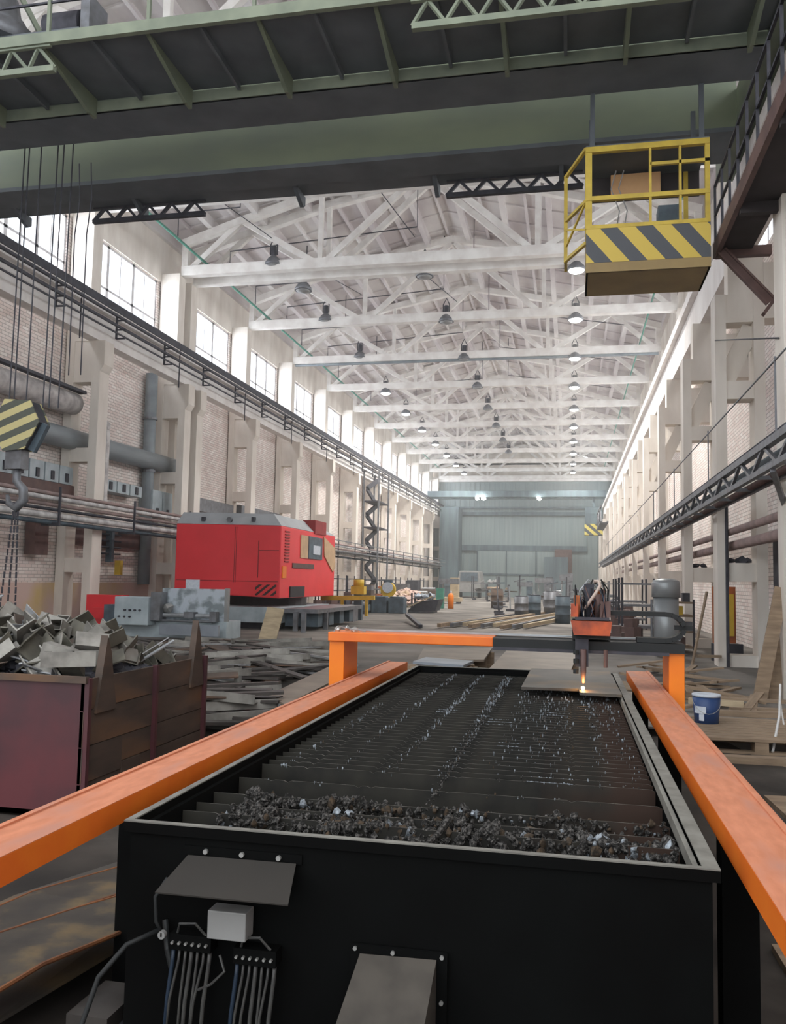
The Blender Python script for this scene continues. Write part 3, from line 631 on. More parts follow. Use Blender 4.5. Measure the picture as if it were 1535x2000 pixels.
ug = tag(empty('excavator_undercarriage', (-9, 26, 0)), 'blue grey undercarriage and turntable beneath the red excavator body', 'undercarriage')
MB().tube([(-9.7, 26.5, .64), (-9.7, 26.5, .9)], 1.3, 28).build('turntable', 'brownd', ug)
MB().box(-10.8, -8.2, 23.6, 28.6, .2, .64).build('frame', 'teal', ug)
for y in (24.0, 25.2, 26.4, 27.6): MB().box(-8.2, -7.2, y, y + .5, .1, .6).build('outrigger', 'teald', ug)
MB().box(-8.3, -7.1, 23.6, 28.9, .5, .62).build('side_beam', 'steel_m', ug)
for y in (24, 28): MB().box(-10.6, -8.4, y, y + .4, 0, .22).build('support_block', 'steel_d', ug)
for i, (x, y) in enumerate(((-7.3, 22.9), (-7.15, 24.6), (-7.7, 23.4))):
    MB().box(x - .06, x + .06, y, y + .12, 0, .55).build('leg', 'steel_m', ug)
tag(MB().obox((-7.05, 19.6, .33), (.42, .05, 1.0), rotm(-.5, .12, .1)).build('leaning_board', 'woodl'), 'pale board leaning in front of the excavator undercarriage', 'board')

# lathe
la = tag(empty('milling_machine', (-9.9, 19.8, 0)), 'pale blue grey machine tool with control box left of the excavator', 'machine tool')
MB().box(-11.1, -8.1, 19.4, 20.3, .0, .42).build('bed', 'teal', la)
MB().box(-9.85, -8.2, 19.5, 19.56, .35, 1.2).build('splash_panel', 'cloud', la); MB().box(-8.2, -8.12, 19.46, 19.6, .3, 1.22).build('edge_post', 'white', la)
cbx = MB().box(-10.85, -9.95, 19.0, 19.5, .3, .98).build('control_box', 'teal', la, bevel=.02)
for k in range(4): MB().tube([(-10.55 + .13 * k, 18.94, .66), (-10.55 + .13 * k, 19.0, .66)], .025, 8).build('knob', 'steel_d', cbx)
for k in range(3): MB().tube([(-10.7 + .14 * k, 18.94, .5), (-10.7 + .14 * k, 19.0, .5)], .022, 8).build('knob', 'steel_d', cbx)
MB().tube([(-9.9, 19.3, .55), (-8.4, 19.3, .55)], .05, 8).build('shaft', 'steel_l', la)
MB().tube([(-9.9, 19.25, .42), (-8.4, 19.25, .42)], .03, 8).build('shaft', 'steel_m', la)
MB().box(-9.95, -9.7, 19.1, 19.45, .42, 1.1).build('headstock', 'steel_m', la); MB().lump((-9.6, 19.3, .72), .16).build('chuck', 'chrome', la)
MB().box(-9.1, -8.85, 19.15, 19.4, .5, .64).build('carriage', 'steel_m', la)
MB().box(-8.46, -8.3, 19.2, 19.4, .42, .66).build('gearbox', 'steel_m', la)
MB().box(-9.6, -8.1, 18.9, 19.0, .1, .36).build('front_ledge', 'sheet_b', la)
tag(MB().box(-9.3, -8.95, 19.62, 19.66, 1.05, 1.42).build('sign_board', 'paper'), 'small white board sticking up behind the machine tool', 'board')
tag(MB().box(-12.95, -11.9, 21.2, 21.6, .0, .95).box(-12.7, -12.1, 21.1, 21.2, .3, .6).build('red_cabinet', 'red'), 'red box near the nearest left column behind the scrap', 'box')
tag(MB().box(-12.0, -11.1, 20.5, 21.1, 0, .72).build('dark_machine', 'teald'), 'dark small machine left of the machine tool', 'machine')

# ================================================================== SCRAP BIN
bn = tag(empty('scrap_bin', (-3.6, 5.6, 0)), 'rusty steel scrap bin, dark red near end and patched brown side', 'scrap bin')
bz = .85; bx0, bx1, by0, by1 = -5.4, -2.93, 4.82, 6.58
MB().box(bx0, bx1, by0, by0 + .03, .02, bz).build('end_panel', 'rust_p', bn)
MB().box(bx0, bx1, by1 - .03, by1, .02, bz).build('end_panel', 'rust', bn)
MB().box(bx0, bx0 + .03, by0, by1, .02, bz).build('side_panel', 'rust', bn)
for i, (y0, y1, z0, z1, xo) in enumerate(((by0, by1, .66, bz, 0), (by0, by1, .44, .655, .004), (by0, 5.3, .22, .435, .006), (5.3, by1, .27, .435, .002), (5.3, 5.55, .17, .265, .012), (5.55, by1, .1, .262, .006), (by0, 5.3, .02, .215, .0), (5.3, by1, .02, .095, .001))):
    MB().box(bx1 - .02, bx1 + xo, y0, y1, z0, z1).build('patch_plate', 'rust', bn)
for y in (by0 + .02, 5.72, by1 - .02): MB().bar((bx1 + .015, y, .02), (bx1 + .015, y, bz + .01), .035).build('stiffener', 'rust_p', bn)
MB().box(bx0, bx1 + .02, by0 - .02, by0 + .02, bz - .02, bz + .02).build('top_rim', 'rust', bn)
MB().box(bx0, bx1, by0, by1, .02, .05).build('bottom', 'rust', bn)
for y0, hh in ((5.02, .26), (6.38, .3)): MB().prism([(y0 - .08, bz - .22), (y0 + .16, bz - .22), (y0 + .07, bz + hh * .6), (y0 + .02, bz + hh)], 'x', bx1 - .03, bx1 + .02).build('lifting_horn', 'rust', bn)
rs = random.Random(5)
def zpile(x, y):
    u = (x - bx0) / (bx1 - bx0); v = (y - by0) / (by1 - by0)
    return .72 + .5 * sin(pi * min(1, max(0, v * .9 + .12))) * (1.15 - u * .75)
mb = MB()
for i in range(900):
    x = rs.uniform(bx0 + .1, bx1 - .1); y = rs.uniform(by0 + .1, by1 - .1); mb.lump((x, y, zpile(x, y) - .1 - .05 * rs.random()), rs.uniform(.025, .07), (1.2, 1.2, .7), .5, rs)
tag(mb.build('scrap_chips', 'steel_d'), 'dark loose metal chips filling the rusty scrap bin', 'scrap', kind='stuff')
def channel(L, a, b, t=.012):
    return MB().box(-L / 2, L / 2, -a / 2, a / 2, 0, t).box(-L / 2, L / 2, -a / 2, -a / 2 + t, t, b).box(-L / 2, L / 2, a / 2 - t, a / 2, t, b)
def angle(L, a, b, t=.01): return MB().box(-L / 2, L / 2, 0, a, 0, t).box(-L / 2, L / 2, 0, t, t, b)
def strip(L, a, t=.012): return MB().box(-L / 2, L / 2, -a / 2, a / 2, 0, t)
def tubeb(L, a, b, t=.01): return MB().box(-L / 2, L / 2, -a / 2, a / 2, 0, t).box(-L / 2, L / 2, -a / 2, a / 2, b - t, b).box(-L / 2, L / 2, -a / 2, -a / 2 + t, t, b - t).box(-L / 2, L / 2, a / 2 - t, a / 2, t, b - t)
M['sc1'] = mat('scrap_grey', (.32, .305, .275), .5, .2, col2=(.17, .16, .145), scale=6); M['sc2'] = mat('scrap_olive', (.17, .16, .13), .55, .25, col2=(.10, .095, .08), scale=6)
M['sc3'] = mat('scrap_brown', (.13, .10, .08), .7, .1, col2=(.08, .06, .05), scale=6); M['sc4'] = mat('scrap_pale', (.40, .41, .43), .45, .25, col2=(.26, .27, .28), scale=6)
protos = [('channel_offcut', channel(.42, .17, .12), 'sc1', 'grey folded steel channel offcut heaped in the rusty scrap bin'), ('channel_offcut', channel(.3, .2, .13), 'sc2', 'olive grey steel channel offcut heaped in the rusty scrap bin'),
          ('box_offcut', tubeb(.26, .16, .14), 'sc1', 'short hollow box section offcut heaped in the scrap bin'), ('angle_offcut', angle(.55, .1, .1), 'sc3', 'brown steel angle offcut heaped in the scrap bin'),
          ('strip_offcut', strip(.75, .035), 'sc4', 'long pale thin steel strip lying on the scrap bin heap'), ('plate_offcut', strip(.3, .2), 'sc2', 'flat olive plate offcut lying in the scrap bin heap'),
          ('angle_offcut', angle(.35, .15, .12), 'sc4', 'pale bent steel angle offcut in the scrap bin heap')]
src = {}
def scrap(k, x, y, z, e, s=1.):
    nm, b, mm, lab = protos[k]
    if k not in src: o = b.build(nm, mm); src[k] = o
    else: o = src[k].copy(); COL.objects.link(o)
    zn = 'by the dark red end' if y < 5.25 else 'by the patched side wall' if x > -3.7 and y < 6.1 else 'at the far end' if y > 6.0 else 'in the middle'
    lab = lab.replace('heaped in', zn + ' of').replace('lying on the scrap bin heap', zn + ' of the scrap bin').replace('lying in the scrap bin heap', zn + ' of the scrap bin').replace('in the scrap bin heap', zn + ' of the scrap bin')
    o.location = (x, y, z); o.rotation_euler = e; o.scale = (s, s, s); tag(o, lab, 'scrap metal', lab.replace(' a ', ' ').replace('offcut', 'offcuts').replace('lying', 'lying'))
for i in range(250):
    k = rs.choices(range(7), (5, 5, 4, 3, 3.2, 2.5, 3))[0]
    x = rs.uniform(bx0 + .15, bx1 - .2); y = rs.uniform(by0 + .16, by1 - .2)
    s = rs.uniform(.55, .9); lim = .55 if k == 4 else .8
    scrap(k, x, y, zpile(x, y) - .04 + rs.uniform(-.06, .1), (rs.uniform(-lim, lim), rs.uniform(-lim, lim), rs.uniform(0, 2 * pi)), s)
M['fs0'] = mat('mound_dark', (.10, .09, .085), .7, .1, col2=(.045, .04, .038), scale=3)
# a second taller heap behind the bin
mb = MB()
for i in range(420):
    a = rs.uniform(0, 2 * pi); r = rs.uniform(0, 1) ** .6; x = -8.2 + cos(a) * r * 2.3; y = 13 + sin(a) * r * 2.4; mb.lump((x, y, (1 - r) * .5 + .02), rs.uniform(.08, .2), (1.6, 1.4, .5), .5, rs)
tag(mb.build('scrap_mound', 'fs0'), 'dark mound of scrap metal on the floor behind the scrap bin', 'scrap', kind='stuff')

# strips on the floor between bin and gantry
fs = []
M['fs1'] = mat('floor_scrap_dark', (.075, .066, .06), .5, .25, col2=(.035, .03, .028), scale=5); M['fs2'] = mat('floor_scrap_pale', (.30, .30, .30), .45, .25, col2=(.18, .18, .18), scale=5)
fsrc = [strip(1.7, .14, .03).build('floor_strip', 'fs1'), strip(1.2, .07, .03).build('floor_strip', 'fs2'), strip(.9, .3, .02).build('floor_plate', 'rust'), angle(1.5, .1, .09).build('floor_angle', 'sc1')]
flab = ['long dark steel strip in the scrap layer beside the bin', 'narrow pale steel strip in the scrap layer beside the bin', 'rusty plate offcut in the scrap layer beside the bin', 'grey angle offcut in the scrap layer beside the bin']
fus = [0] * 4
for i in range(230):
    k = rs.choices(range(4), (5, 2.4, 2, 3))[0]
    o = fsrc[k] if not fus[k] else fsrc[k].copy()
    if fus[k]: COL.objects.link(o)
    fus[k] = 1
    v = rs.random(); y = 7.6 + v * 9.5; xa = -1.75 - v * 3.1 - rs.random() ** 1.1 * (1.5 + 2.4 * v)
    if -4.2 < xa and 7.9 < y < 11.6: xa -= 1.3
    o.location = (xa - .35, y, .02 + rs.random() * (.3 - .12 * v)); o.rotation_euler = (rs.uniform(-.12, .12), rs.uniform(-.1, .1), rs.gauss(.0, .5))
    zn = ('next to the scrap bin' if v < .33 else 'halfway to the excavator' if v < .66 else 'towards the excavator') + (', nearer the guide rail' if xa > -3.4 - v * 2.4 else '')
    lb_ = flab[k].replace('in the scrap layer beside the bin', 'on the floor ' + zn); tag(o, lb_, 'scrap metal', lb_.replace(' strip ', ' strips '))

# sheets on floor
def sheet(name, pts, z, th, m_, label, dz=None, cat='steel sheet'):
    dz = dz or [0] * len(pts); nn = len(pts)
    v = [(p[0], p[1], z + d) for p, d in zip(pts, dz)] + [(p[0], p[1], z + th + d) for p, d in zip(pts, dz)]
    f = [tuple(reversed(range(nn))), tuple(range(nn, 2 * nn))] + [(i, (i + 1) % nn, nn + (i + 1) % nn, nn + i) for i in range(nn)]
    return tag(MB().add(v, f).build(name, m_), label, cat)
sheet('steel_sheet', [(-6.0, 14.6), (-4.3, 13.6), (-4.2, 16.5), (-5.4, 17.8)], .02, .03, 'sheet', 'large tan steel sheet flat on the floor left of the gantry')
sheet('steel_sheet', [(-2.66, 7.85), (-2.75, 9.9), (-3.25, 11.4), (-3.05, 8.5)], .28, .02, 'sheet', 'grey brown steel sheet beside the left guide rail')
sheet('steel_sheet', [(-1.95, 11.0), (-1.12, 11.4), (-1.2, 13.5), (-2.2, 13.0)], .45, .03, 'sheet', 'brown steel sheet stacked behind the gantry on the left')
sheet('steel_sheet', [(-1.75, 9.6), (-1.15, 9.4), (-1.1, 9.95), (-1.7, 10.2)], .56, .03, 'sheet_b', 'blue grey steel sheet beyond the far table end')
sheet('steel_sheet', [(-.9, 9.6), (.0, 9.85), (.12, 12.9), (-.9, 12.4)], .5, .03, 'sheet', 'wide tan steel sheet behind the cutting torch')
sheet('steel_sheet', [(-.34, 6.13), (.055, 6.17), (.06, 5.97), (.335, 5.94), (.32, 7.5), (-.33, 7.5)], .752, .018, 'sheet_d', 'plate being cut on the cutting table under the torch')
for i, (x0_, x1_, y0_, y1_, z_) in enumerate(((-2.1, -1.15, 10.8, 13.3, .43), (-.85, .1, 9.9, 12.6, .48), (-1.75, -1.1, 9.45, 10.1, .54))):
    mb = MB()
    for yy in (y0_, (y0_ + y1_) / 2 - .06, y1_ - .15): mb.box(x0_, x1_, yy, yy + .12, 0, z_)
    tag(mb.build('timber_bearer', 'wood'), ['timber bearers under the brown sheet behind the gantry', 'timber bearers under the wide tan sheet', 'timber bearers under the blue grey sheet'][i], 'bearers')
sheet('steel_sheet', [(-2.5, 2.3), (-1.75, 2.4), (-1.62, 3.2), (-1.7, 3.95), (-2.0, 3.95), (-2.35, 3.4)], .10, .012, 'sheet_d', 'dark curved offcut sheet with rusty edges under the left rail', [0, .0, .0, .03, .05, .0])
def wavy(name, pl, pr, z, m_, label):
    nn = len(pl); v = [(a[0], a[1], z + .015 * sin(i * 1.7)) for i, a in enumerate(pl)] + [(a[0], a[1], z + .015 * sin(i * 1.7)) for i, a in enumerate(pr)]
    v += [(p[0], p[1], p[2] - .012) for p in v]
    f = []
    for i in range(nn - 1):
        f += [(i, i + 1, nn + i + 1, nn + i), (2 * nn + i, 3 * nn + i, 3 * nn + i + 1, 2 * nn + i + 1), (i, 2 * nn + i, 2 * nn + i + 1, i + 1), (nn + i, nn + i + 1, 3 * nn + i + 1, 3 * nn + i)]
    _o = tag(MB().add(v, f).build(name, m_), label, 'steel sheet')
    MB().tube([(a[0], a[1], z + .015 * sin(i * 1.7) - .004) for i, a in enumerate(pl)], .008, 6).build('cut_edge', 'edge', _o); MB().tube([(a[0], a[1], z + .015 * sin(i * 1.7) - .004) for i, a in enumerate(pr)], .008, 6).build('cut_edge', 'edge', _o)
    return _o
M['sh2'] = mat('sheet_mottled', (.085, .07, .054), .5, .2, col2=(.045, .038, .033), scale=5, det=8, col3=(.17, .12, .06), scale3=6)
M['edge'] = mat('rusty_edge', (.26, .10, .035), .7, col2=(.15, .06, .03), scale=8)
wavy('curved_offcut', [(-2.1, 2.3), (-1.98, 2.75), (-1.86, 3.1), (-1.74, 3.35), (-1.63, 3.75)], [(-1.75, 2.2), (-1.68, 2.6), (-1.6, 2.9), (-1.54, 3.2), (-1.48, 3.6)], .22, 'sh2', 'upper curved offcut sheet with an orange rusty edge, lower left')
wavy('curved_offcut', [(-2.3, 2.9), (-2.2, 3.3), (-2.05, 3.7), (-1.85, 4.2)], [(-2.0, 2.9), (-1.9, 3.25), (-1.78, 3.6), (-1.65, 4.1)], .16, 'sh2', 'lower curved offcut sheet left of the upper one, lower left')
tag(MB().box(-2.62, -2.2, 2.9, 3.02, 0.02, .12).build('wood_block', 'wood'), 'short wooden plank on the floor at lower left', 'plank')

# ================================================================== CUTTING TABLE
tx0, tx1, ty0, ty1, tz = -1.342, .392, 2.465, 7.56, .75
tb_ = tag(empty('cutting_table', (-.47, 5, 0)), 'long black plasma cutting table with slat bed, centre foreground', 'cutting table')
mb = MB().box(tx0 + .02, tx1 - .02, ty0 + .01, ty0 + .03, .08, tz - .03).box(tx0 + .02, tx1 - .02, ty1 - .03, ty1 - .01, .08, tz - .03).box(tx0 + .02, tx0 + .04, ty0 + .03, ty1 - .03, .08, tz - .03).box(tx1 - .04, tx1 - .02, ty0 + .03, ty1 - .03, .08, tz - .03)
mb.build('tank_wall', 'black', tb_)
MB().box(tx0 + .04, tx1 - .04, ty0 + .03, ty1 - .03, .40, .42).build('tank_bottom', 'tankin', tb_)
MB().box(tx0, tx1, ty0, ty0 + .022, tz - .035, tz - .004).box(tx0, tx0 + .022, ty0 + .022, ty1, tz - .035, tz - .004).box(tx1 - .022, tx1, ty0 + .022, ty1, tz - .035, tz - .004).box(tx0, tx1, ty1 - .022, ty1, tz - .035, tz - .004).build('rim_band', 'black', tb_)
MB().box(tx0, tx1, ty0, ty0 + .02, tz - .004, tz).box(tx0, tx0 + .024, ty0 + .02, ty1, tz - .004, tz).box(tx1 - .045, tx1, ty0 + .02, ty1, tz - .004, tz).box(tx0, tx1, ty1 - .02, ty1, tz - .004, tz).build('rim', 'rim', tb_)
MB().box(tx1 - .065, tx1 - .05, ty0 + .04, ty1 - .04, tz - .05, tz - .01).build('slat_holder', 'rim', tb_)
for x, y in ((tx0 + .05, ty0 + .06), (tx1 - .05, ty0 + .06), (tx0 + .05, ty1 - .1), (tx1 - .05, ty1 - .1)): MB().box(x - .04, x + .04, y - .04, y + .04, 0, .1).build('leg', 'black', tb_)
def slat_mesh():
    x0_, x1_ = tx0 + .042, tx1 - .066; nn = 96; st = (x1_ - x0_) / nn; half = .0022; rr = random.Random(8); v = []; f = []
    hs = [.70 - (rr.random() < .08) * rr.uniform(.003, .009) for _ in range(nn + 1)]
    for i in range(nn + 1): v += [(x0_ + i * st, -half, .5), (x0_ + i * st, -half, hs[i]), (x0_ + i * st, half, hs[i]), (x0_ + i * st, half, .5)]
    for i in range(nn):
        a = 4 * i; b = a + 4; f += [(a, b, b + 1, a + 1), (a + 1, b + 1, b + 2, a + 2), (a + 2, b + 2, b + 3, a + 3)]
    return MB().add(v, f)
M['slat_top'] = mat('slat_edge', (.15, .14, .125), .5, .3, col2=(.02, .018, .015), scale=9)
sl = slat_mesh().build('slat', 'slat', tb_)
sl.data.materials.append(M['slat_top'])
for p in sl.data.polygons:
    if p.index % 3 == 1: p.material_index = 1
yl = [2.79, 2.9, 3.05, 3.3, 3.56]
while yl[-1] < 7.35: yl.append(yl[-1] + .09)
for i, y in enumerate(yl):
    o = sl if i == 0 else sl.copy()
    if i: COL.objects.link(o); o.parent = tb_
    W[o.name] = W[sl.name]; o.location = Vector((sl.location.x, y - 5, sl.location.z))
r2 = random.Random(3)
mb = MB(); mo = MB(); mbr = MB()
for row, (yb_, dens, zz) in enumerate(((2.80, 900, .70), (2.88, 420, .70), (3.05, 620, .705))):
    for i in range(dens):
        x = tx0 + .17 + r2.random() * (tx1 - tx0 - .25); r = (r2.uniform(.004, .009) if r2.random() < .6 else r2.uniform(.009, .016)) * (1 + .3 * (sin(x * 23 + row) > .6))
        if row == 2 and x > -.35: r *= .6
        y = yb_ + r2.gauss(0, .016); z = zz - .016 + r2.uniform(-.03, .014) + .010 * sin(x * 17 + row)
        c_ = sin(x * 9 + row * 2) + .5 * sin(x * 31); tgt = r2.random() + .22 * c_
        (mbr if tgt > 1.06 else mo if .45 < tgt < .56 else mb).lump((x, y, z), r, (1, 1, 1.25), .5, r2)
rows = [-1.2, -.97, -.74, -.53, -.5, -.30, -.16, -.04, .13, .25]
for i in range(2600):
    rx = r2.choice(rows); x = rx + r2.gauss(0, .012 if rx < -.4 else .03); yq = 3.3 + r2.random() ** .75 * 4.1
    if rx < -1.1 and yq > 5.5: continue
    yq = min(yl, key=lambda q: abs(q - yq))
    r = r2.uniform(.0014, .0040) * (1 + (yq - 3) * .25)
    t_ = r2.random(); (mb if t_ < .35 else mo if t_ < .42 else mbr).lump((x, yq, .70 + r2.uniform(-.012, .003)), r, (.8, .8, 2.2), .4, r2)
for i in range(500):
    rx, ry, sp_ = r2.choice(((-.08, 3.56, .09), (-.4, 5.0, .07), (-.15, 5.4, .12), (-.75, 5.3, .06), (-.3, 4.3, .05)))
    mbr.lump((rx + r2.uniform(-sp_, sp_), min(yl, key=lambda q: abs(q - ry - r2.uniform(-.08, .08))), .70), r2.uniform(.0015, .0035), (1.4, .8, .8), .4, r2)
for k in range(200):
    mb.lump((-.505 + r2.gauss(0, .008) + .0, 3.1 + k * .01, .695), r2.uniform(.002, .005), (1, 1, 1), .5, r2)
mb.build('slag_crust', 'slag', tb_)['kind'] = 'stuff'; mo.build('rusty_slag', 'slag_o', tb_)['kind'] = 'stuff'; mbr.build('bright_slag', 'slag_b', tb_)['kind'] = 'stuff'
for p in ([(-.46, 2.5, .68), (-.43, 2.62, .70), (-.41, 2.75, .70), (-.39, 2.88, .72)],): MB().tube(p, [.006, .008, .01, .012], 7).build('slag_rod', 'slag', tb_)
# front attachments
hd = MB().add([(-1.125, 2.46, .665), (-.785, 2.46, .668), (-.765, 2.335, .598), (-1.165, 2.335, .596), (-1.125, 2.46, .661), (-.785, 2.46, .664), (-.765, 2.335, .594), (-1.165, 2.335, .592)], [(0, 1, 2, 3), (7, 6, 5, 4), (3, 2, 6, 7), (0, 3, 7, 4), (1, 0, 4, 5), (2, 1, 5, 6)]).build('deflector_plate', 'hood', tb_)
fl = MB().box(-1.14, -.77, 2.468, 2.474, .662, .69).build('mounting_flange', 'black', tb_)
for x in (-1.07, -.955, -.84): MB().tube([(x, 2.458, .678), (x, 2.47, .678)], .0075, 8).build('bolt', 'chrome', fl)
MB().box(-1.03, -.912, 2.4, 2.464, .455, .535).build('junction_box', 'white', tb_, bevel=.003)
for k, (xa, za) in enumerate(((-1.155, .405), (-.955, .385))):
    v_ = MB().box(xa, xa + .13, 2.42, 2.47, za, za + .045).build('valve_block', 'black', tb_)
    for j in range(6):
        MB().tube([(xa + .012 + j * .021, 2.41, za + .022), (xa + .012 + j * .021, 2.42, za + .022)], .0045, 6).build('fitting', 'chrome', v_)
    for j in range(7):
        x = xa + .01 + j * .019; dx = r2.uniform(-.02, .01) - .02
        MB().tube([(x, 2.43, za + .002), (x, 2.425, za - .03), (x + dx * .6, 2.42, za - .14), (x + dx, 2.41, .05)], .0045 if j % 3 else .0065, 6).build('hose', 'hoseb' if j == 0 else 'hose', tb_, smooth=True)
    MB().tube([(xa + .02, 2.43, za + .045), (xa + .03, 2.42, za + .075), (xa + .08, 2.42, za + .08), (xa + .11, 2.43, za + .045)], .004, 6).build('hose', 'hose', tb_)
g_ = MB().tube([(-1.175, 2.405, .447), (-1.175, 2.42, .447)], .0115, 16).build('pressure_gauge', 'white', tb_)
MB().box(-1.177, -1.173, 2.4035, 2.405, .443, .454).build('needle', 'black', g_)
MB().tube([(-1.19, 2.46, .47), (-1.165, 2.43, .40), (-1.15, 2.43, .35)], .009, 8).build('valve_pipe', 'blackr', tb_)
MB().tube([(-1.178, 2.44, .60), (-1.205, 2.42, .55), (-1.2, 2.42, .48), (-1.185, 2.42, .455)], .006, 8).build('hose', 'blackr', tb_, smooth=True)
MB().tube([(-1.19, 2.42, .455), (-1.26, 2.36, .43), (-1.31, 2.3, .36), (-1.335, 2.26, .24), (-1.30, 2.2, .1), (-1.22, 2.15, .02)], .008, 8).build('hose', 'blackr', tb_, smooth=True)
MB().tube([(-1.0, 2.43, .40), (-.98, 2.42, .36), (-1.02, 2.42, .32), (-1.06, 2.42, .30)], .004, 6).build('hose', 'hose', tb_)
fd = MB().box(-.615, -.335, 2.455, 2.465, .2, .462).build('chute_flange', 'black', tb_)
for x, z in ((-.6, .452), (-.49, .45), (-.35, .452), (-.35, .33)): MB().tube([(x, 2.448, z), (x, 2.456, z)], .006, 8).build('bolt', 'chrome', fd)
MB().add([(-.585, 2.45, .44), (-.365, 2.45, .445), (-.365, 2.45, .25), (-.585, 2.45, .25), (-.63, 2.1, .2), (-.38, 2.1, .21), (-.38, 2.1, .02), (-.63, 2.1, .01)], [(0, 1, 5, 4), (1, 2, 6, 5), (2, 3, 7, 6), (3, 0, 4, 7), (4, 5, 6, 7)]).build('discharge_duct', 'duct_d', tb_)

# guide rails
def grail(x0_, x1_, label, side):
    t = tag(empty('guide_rail', ((x0_ + x1_) / 2, 4, 0)), label, 'guide rail', 'guide rails of the cutting table')
    MB().box(x0_, x1_, .5, 7.6, .692, .769).build('box_beam', 'orange', t)
    MB().box(x0_ + .001, x1_ - .001, .5, 7.6, .7692, .771).build('top_face', 'orange_s', t)
    xs = x1_ - .03 if side == 'r' else x0_ + .005
    MB().box(xs, xs + .02, .5, 7.6, .7712, .777).build('running_strip', 'orange_s', t)
    for y in (1.2, 2.98, 4.9, 6.9): MB().box((x0_ + x1_) / 2 - .09, (x0_ + x1_) / 2 + .02, y - .05, y + .05, 0, .69).build('leg', 'black', t)
    return t
grail(-1.617, -1.433, 'left orange guide rail along the cutting table', 'l')
grail(.463, .654, 'right orange guide rail along the cutting table', 'r')

# gantry
ga = tag(empty('cutting_gantry', (-.5, 6.3, .55)), 'orange gantry bridging the cutting table with posts and beam', 'gantry')
MB().box(-1.765, -1.652, 6.2, 6.62, .5, 1.04).build('post', 'orange_post', ga, bevel=.004)
MB().box(.662, .765, 6.2, 6.62, .5, 1.04).build('post', 'orange_post', ga, bevel=.004)
MB().box(-1.652, -1.62, 6.3, 6.5, .7, .75).box(.656, .662, 6.3, 6.5, .7, .75).build('roller_bracket', 'steel_d', ga)
MB().box(-1.77, -.545, 6.17, 6.5, 1.04, 1.107).build('beam', 'orange', ga, bevel=.006)
MB().box(-.545, .765, 6.17, 6.5, 1.035, 1.10).build('rack_beam', 'blackr', ga)
MB().box(-.545, .66, 6.15, 6.17, 1.018, 1.04).build('toothed_rack', 'steel_d', ga)
MB().box(-1.7, .765, 6.42, 6.48, 1.108, 1.12).build('top_rail', 'steel_l', ga)
mb = MB()
pth = [(.24 + .04 * k, 1.30) for k in range(10)]
for k in range(10): a = pi / 2 - pi * k / 9; pth.append((.64 + .115 * cos(a) * 1.1, 1.21 + .09 * sin(a)))
pth += [(.6 - .05 * k, 1.12) for k in range(4)]
for (a, b), (c, d) in zip(pth[:-1], pth[1:]): mb.bar((a, 6.25, b), (c, 6.25, d), .12, .032)
mb.build('cable_chain', 'blackr', ga)
for k, (x, z) in enumerate(((-1.73, 1.12), (-1.66, 1.13), (-1.6, 1.12))): MB().lump((x, 6.3, z), .025).build('clamp', 'chrome', ga)
MB().tube([(-1.74, 6.2, 1.1), (-1.7, 6.2, 1.15), (-1.62, 6.25, 1.13), (-1.5, 6.25, 1.115)], .005, 6).build('cable', 'white', ga)
ca = tag(empty('torch_carriage', (.14, 6.25, .8)), 'red orange torch carriage with motors and hoses on the gantry', 'torch carriage')
MB().prism([(.0, 1.245), (.275, 1.245), (.26, 1.15), (.02, 1.15)], 'y', 6.02, 6.16).build('cover', 'orange_d', ca)
MB().box(.01, .27, 6.16, 6.5, 1.12, 1.25).build('trolley_body', 'blackr', ca)
MB().box(.03, .26, 6.1, 6.4, 1.25, 1.27).build('base_plate', 'steel_d', ca)
for x, h_, mm in ((.05, .13, 'blackr'), (.12, .2, 'steel_d'), (.19, .16, 'brown'), (.235, .1, 'steel_m')): MB().tube([(x, 6.2, 1.27), (x, 6.2, 1.27 + h_)], .028, 10).build('motor', mm, ca, smooth=True)
MB().box(.02, .06, 6.15, 6.2, 1.27, 1.42).build('bracket', 'oscreen', ca); MB().box(.14, .24, 6.3, 6.36, 1.27, 1.46).build('bracket', 'oscreen', ca)
for k in range(4): MB().tube([(.08 + .04 * k, 6.22, 1.35), (.06 + .06 * k, 6.2, 1.45), (.12 + .03 * k, 6.22, 1.53), (.2 + .02 * k, 6.25, 1.46), (.25, 6.25, 1.33)], .006, 6).build('hose', 'blackr' if k % 2 else 'steel_l', ca, smooth=True)
MB().tube([(.1, 6.15, 1.33), (.13, 6.12, 1.38), (.17, 6.12, 1.44), (.2, 6.15, 1.49), (.19, 6.18, 1.52), (.16, 6.2, 1.52)], .011, 8).build('hose', 'flex', ca, smooth=True)
MB().box(.03, .12, 6.1, 6.15, .93, 1.12).build('torch_holder', 'steel_d', ca)
for z in (.9, .97, 1.03): MB().tube([(.035, 6.07, z - .015), (.035, 6.07, z + .015)], .018, 8).build('clamp', 'blackr', ca)
MB().tube([(.085, 6.08, 1.05), (.085, 6.08, .9), (.085, 6.08, .82)], [.02, .02, .009], 10).build('torch', 'brown', ca, smooth=True)
MB().tube([(.235, 6.1, 1.05), (.235, 6.1, .93)], .014, 8).build('marker', 'brown', ca)
for k in range(9):
    xx = .03 + .026 * k; MB().tube([(xx, 6.14, 1.27), (xx + .02 * sin(k * 2.1), 6.12, 1.36 + .05 * sin(k)), (xx + .04 * sin(k * 1.3), 6.18, 1.43 + .06 * cos(k * 1.7)), (xx + .03, 6.3, 1.3)], .0045, 5).build('hose', ('blackr', 'brown', 'hoseb')[k % 3], ca, smooth=True)
